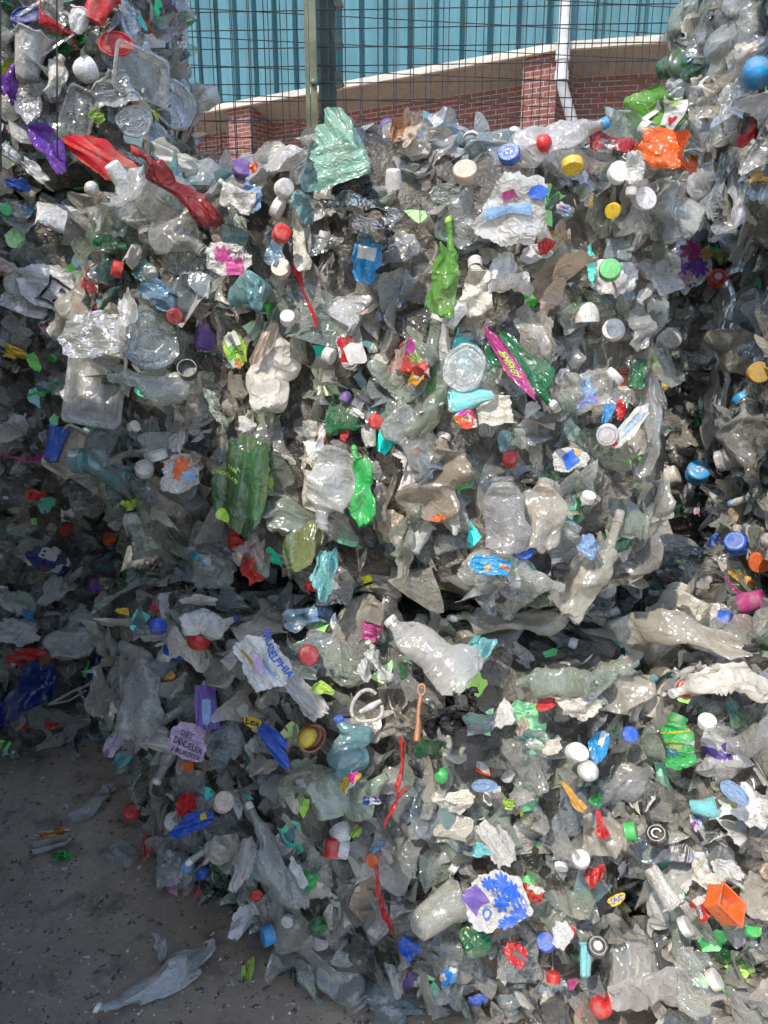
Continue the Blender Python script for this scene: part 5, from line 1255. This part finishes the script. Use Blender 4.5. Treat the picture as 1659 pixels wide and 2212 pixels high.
scatter('W', 90, 150, 240, 40, -.01, .03, 50, pc_clear, lambda r: dict(v=int(r.integers(0, 14))), lambda x, y: 300 < x < 1640 and 1560 < y < 2180, 118)
print('placed', cnt)

# ---- what nobody could count: the torn shards pressed between the pieces, one mass for each bale
TM = []
for i in range(10):
    r_ = np.random.default_rng(900 + i); Dm = Deform(r_, folds=1, fang=(40, 140), amp=.5, f0=1.0, n=3, smooth_amp=.2, seg=.2)
    n_ = 8; u, v = np.meshgrid(np.linspace(-.5, .5, n_), np.linspace(-.5, .5, n_), indexing='ij'); u = u.ravel(); v = v.ravel() * r_.uniform(.4, 1)
    kk = 1 - .3 * np.abs(u * v) / .25 / max(.4, np.abs(v).max() * 2); P = np.stack([u * kk + r_.normal(0, .012, u.size), v * kk + r_.normal(0, .012, u.size), u * 0], 1); TM.append(Dm(P))
TF = np.array(gridF(8, 8))
pal = [C[c] for c in ['clear'] * 5 + ['grey'] * 7 + ['beige'] * 4 + ['bluish'] * 5 + ['greenish'] * 3 + ['dirty'] * 1 + ['cream'] * 2 + ['milk', 'tclear', 'tclear', 'white', 'offw', 'dark', 'dark', 'teal', 'dgreen', 'white', 'clear', 'grey']]
def shards(b, dens, smin, smax, seed):
    r_ = np.random.default_rng(seed); V = np.array([tuple(v) for v in b['V']]); F = np.array(b['F'])
    a, bb, c = V[F[:, 0]], V[F[:, 1]], V[F[:, 2]]; nrm = np.cross(bb - a, c - a); ar = np.linalg.norm(nrm, axis=1) + 1e-9; nrm = nrm / ar[:, None]
    ctr = V.mean(0); cen = V[F].mean(1); sg = np.sign(((cen - ctr) * nrm).sum(1)); nrm = nrm * sg[:, None]
    keep = np.where((nrm[:, 2] > -.7) & (nrm[:, 1] < .35) & ~((np.abs(nrm[:, 0]) > .55) & (cen[:, 0] > .38) & (cen[:, 0] < .62) & (cen[:, 2] > .8) & (cen[:, 2] < 1.62)))[0]
    p = ar[keep] / ar[keep].sum(); n = int(ar[keep].sum() * dens); pick = r_.choice(keep, n, p=p)
    VV = []; FF = []; TT = []
    t1, t2 = r_.random(n)[:, None], r_.random(n)[:, None]
    for k in range(n):
        f = pick[k]; pos = V[F[f]].mean(0) + nrm[f] * r_.uniform(-.03, .02)
        N = nrm[f] + r_.normal(0, .36, 3); N /= np.linalg.norm(N); X = np.cross(N, r_.normal(size=3)); X /= np.linalg.norm(X); Y = np.cross(N, X)
        s = r_.uniform(smin, smax); T = TM[int(r_.integers(0, 10))] * s
        Q = pos + T[:, :1] * X + T[:, 1:2] * Y + T[:, 2:] * N; Q[:, 2] = np.maximum(Q[:, 2], .004)
        VV.append(Q); FF.append(TF + 64 * k); c_ = np.array(pal[int(r_.integers(0, len(pal)))]); c_[:3] *= r_.uniform(.75, 1.1); TT.append(np.tile(c_, (64, 1)))
    V2 = np.concatenate(VV); F2 = np.concatenate(FF); T2 = np.concatenate(TT)
    me = bpy.data.meshes.new('plastic_shards'); me.vertices.add(len(V2)); me.vertices.foreach_set('co', V2.astype(np.float32).ravel())
    me.loops.add(F2.size); me.loops.foreach_set('vertex_index', F2.astype(np.int32).ravel()); me.polygons.add(len(F2)); me.polygons.foreach_set('loop_start', np.arange(0, F2.size, 4, dtype=np.int32))
    me.update(calc_edges=True)
    ca = me.color_attributes.new('tint', 'FLOAT_COLOR', 'POINT'); ca.data.foreach_set('color', T2.astype(np.float32).ravel())
    me.polygons.foreach_set('use_smooth', [True] * len(me.polygons)); me.set_sharp_from_angle(angle=R(40)); me.materials.append(M['shard'])
    o = link('plastic_shards', me); tag(o, 'torn shards of clear plastic pressed between the pieces of the ' + b['label'].split(' of ')[0], 'plastic shards', kind='stuff'); return o
for i, b in enumerate(BALES):
    shards(b, 440 if b['vis'] else 200, .05, .15, 70 + i)

# ---- litter on the concrete
LM = []
for i in range(8):
    r_ = np.random.default_rng(40 + i); V, F, uv, D = sheet(300 + i, 9, torn=.35, folds=1, amp=1.0)
    LM.append(mesh('scrap', V * np.array([1, .55, .5]), F, 'paper', uv, sharp=40))
rg = np.random.default_rng(5); k = 0
SP = [(197, 1660 + 358), (113, 2015), (57, 2015), (292, 2038), (390, 1660 + 90), (20, 2055), (70, 2145), (200, 2135), (160, 2148), (97, 1990), (300, 2192), (630, 2172), (482, 2140), (145, 1745), (75, 1812), (170, 1865), (232, 1802), (92, 1682), (3, 1820), (140, 1880), (45, 2060), (190, 2070), (500, 2130), (290, 1950), (20, 1848), (110, 1722), (60, 1745), (152, 1985)]
while k < 210:
    if k < len(SP): px, py = SP[k]; s = rg.uniform(9, 20)
    else: px = rg.uniform(-60, 1300); py = rg.uniform(1640, 2290); s = rg.uniform(4, 11) if rg.random() < .8 else rg.uniform(10, 17)
    p = on_plane(px, py, 0); k += 1
    hh = hit(px, py)
    if hh and (hh[0] - CAM).length < (p - CAM).length - .03: continue
    o = link('plastic_scrap', LM[int(rg.integers(0, 8))], color=rcol(C[str(rg.choice(['white', 'white', 'offw', 'milk', 'cream', 'pblue', 'tan', 'red', 'sky'], p=[.3, .2, .2, .1, .08, .04, .04, .02, .02]))], rg))
    sc_ = s * depth(p) / FPX; o.location = p + Vector((0, 0, sc_ * .13 + .002)); o.scale = (sc_,) * 3; o.rotation_euler = (rg.uniform(-.2, .2), rg.uniform(-.2, .2), rg.uniform(0, 6.3))
    tag(o, 'small pale scrap of torn plastic lying on the dirty concrete', 'plastic scrap', 'pale scraps scattered on the concrete')

# crumbs and grit nobody could count, thickest at the foot of the bales
rg = np.random.default_rng(77); V = []; F = []; T = []
for k in range(3000):
    px = rg.uniform(-100, 1300); py = rg.uniform(1600, 2290); p = on_plane(px, py, 0); s = rg.uniform(.0008, .0032) * (1.8 if rg.random() < .08 else 1)
    a = rg.uniform(0, 6.3, 4) ; b = len(V)
    for q in range(4): V.append((p.x + s * math.cos(q * 1.57 + a[0] * .3) * rg.uniform(.6, 1.3), p.y + s * math.sin(q * 1.57 + a[0] * .3) * rg.uniform(.6, 1.3), rg.uniform(.0008, .0025)))
    V.append((p.x, p.y, s * .8 + .002)); F += [(b, b + 1, b + 4), (b + 1, b + 2, b + 4), (b + 2, b + 3, b + 4), (b + 3, b, b + 4)]
    c = [(.62, .60, .56), (.5, .47, .42), (.12, .11, .1), (.3, .24, .18), (.7, .7, .68), (.2, .2, .2)][int(rg.integers(0, 6))]; T += [(*c, 1)] * 5
g = link('grit', mesh('grit', V, F, plastic('grit_mix', False, (.5, .9), .1, 0, 0, attr=True), tint=T, smooth=False)); tag(g, 'fine pale and dark grit scattered over the concrete', 'grit', kind='stuff')
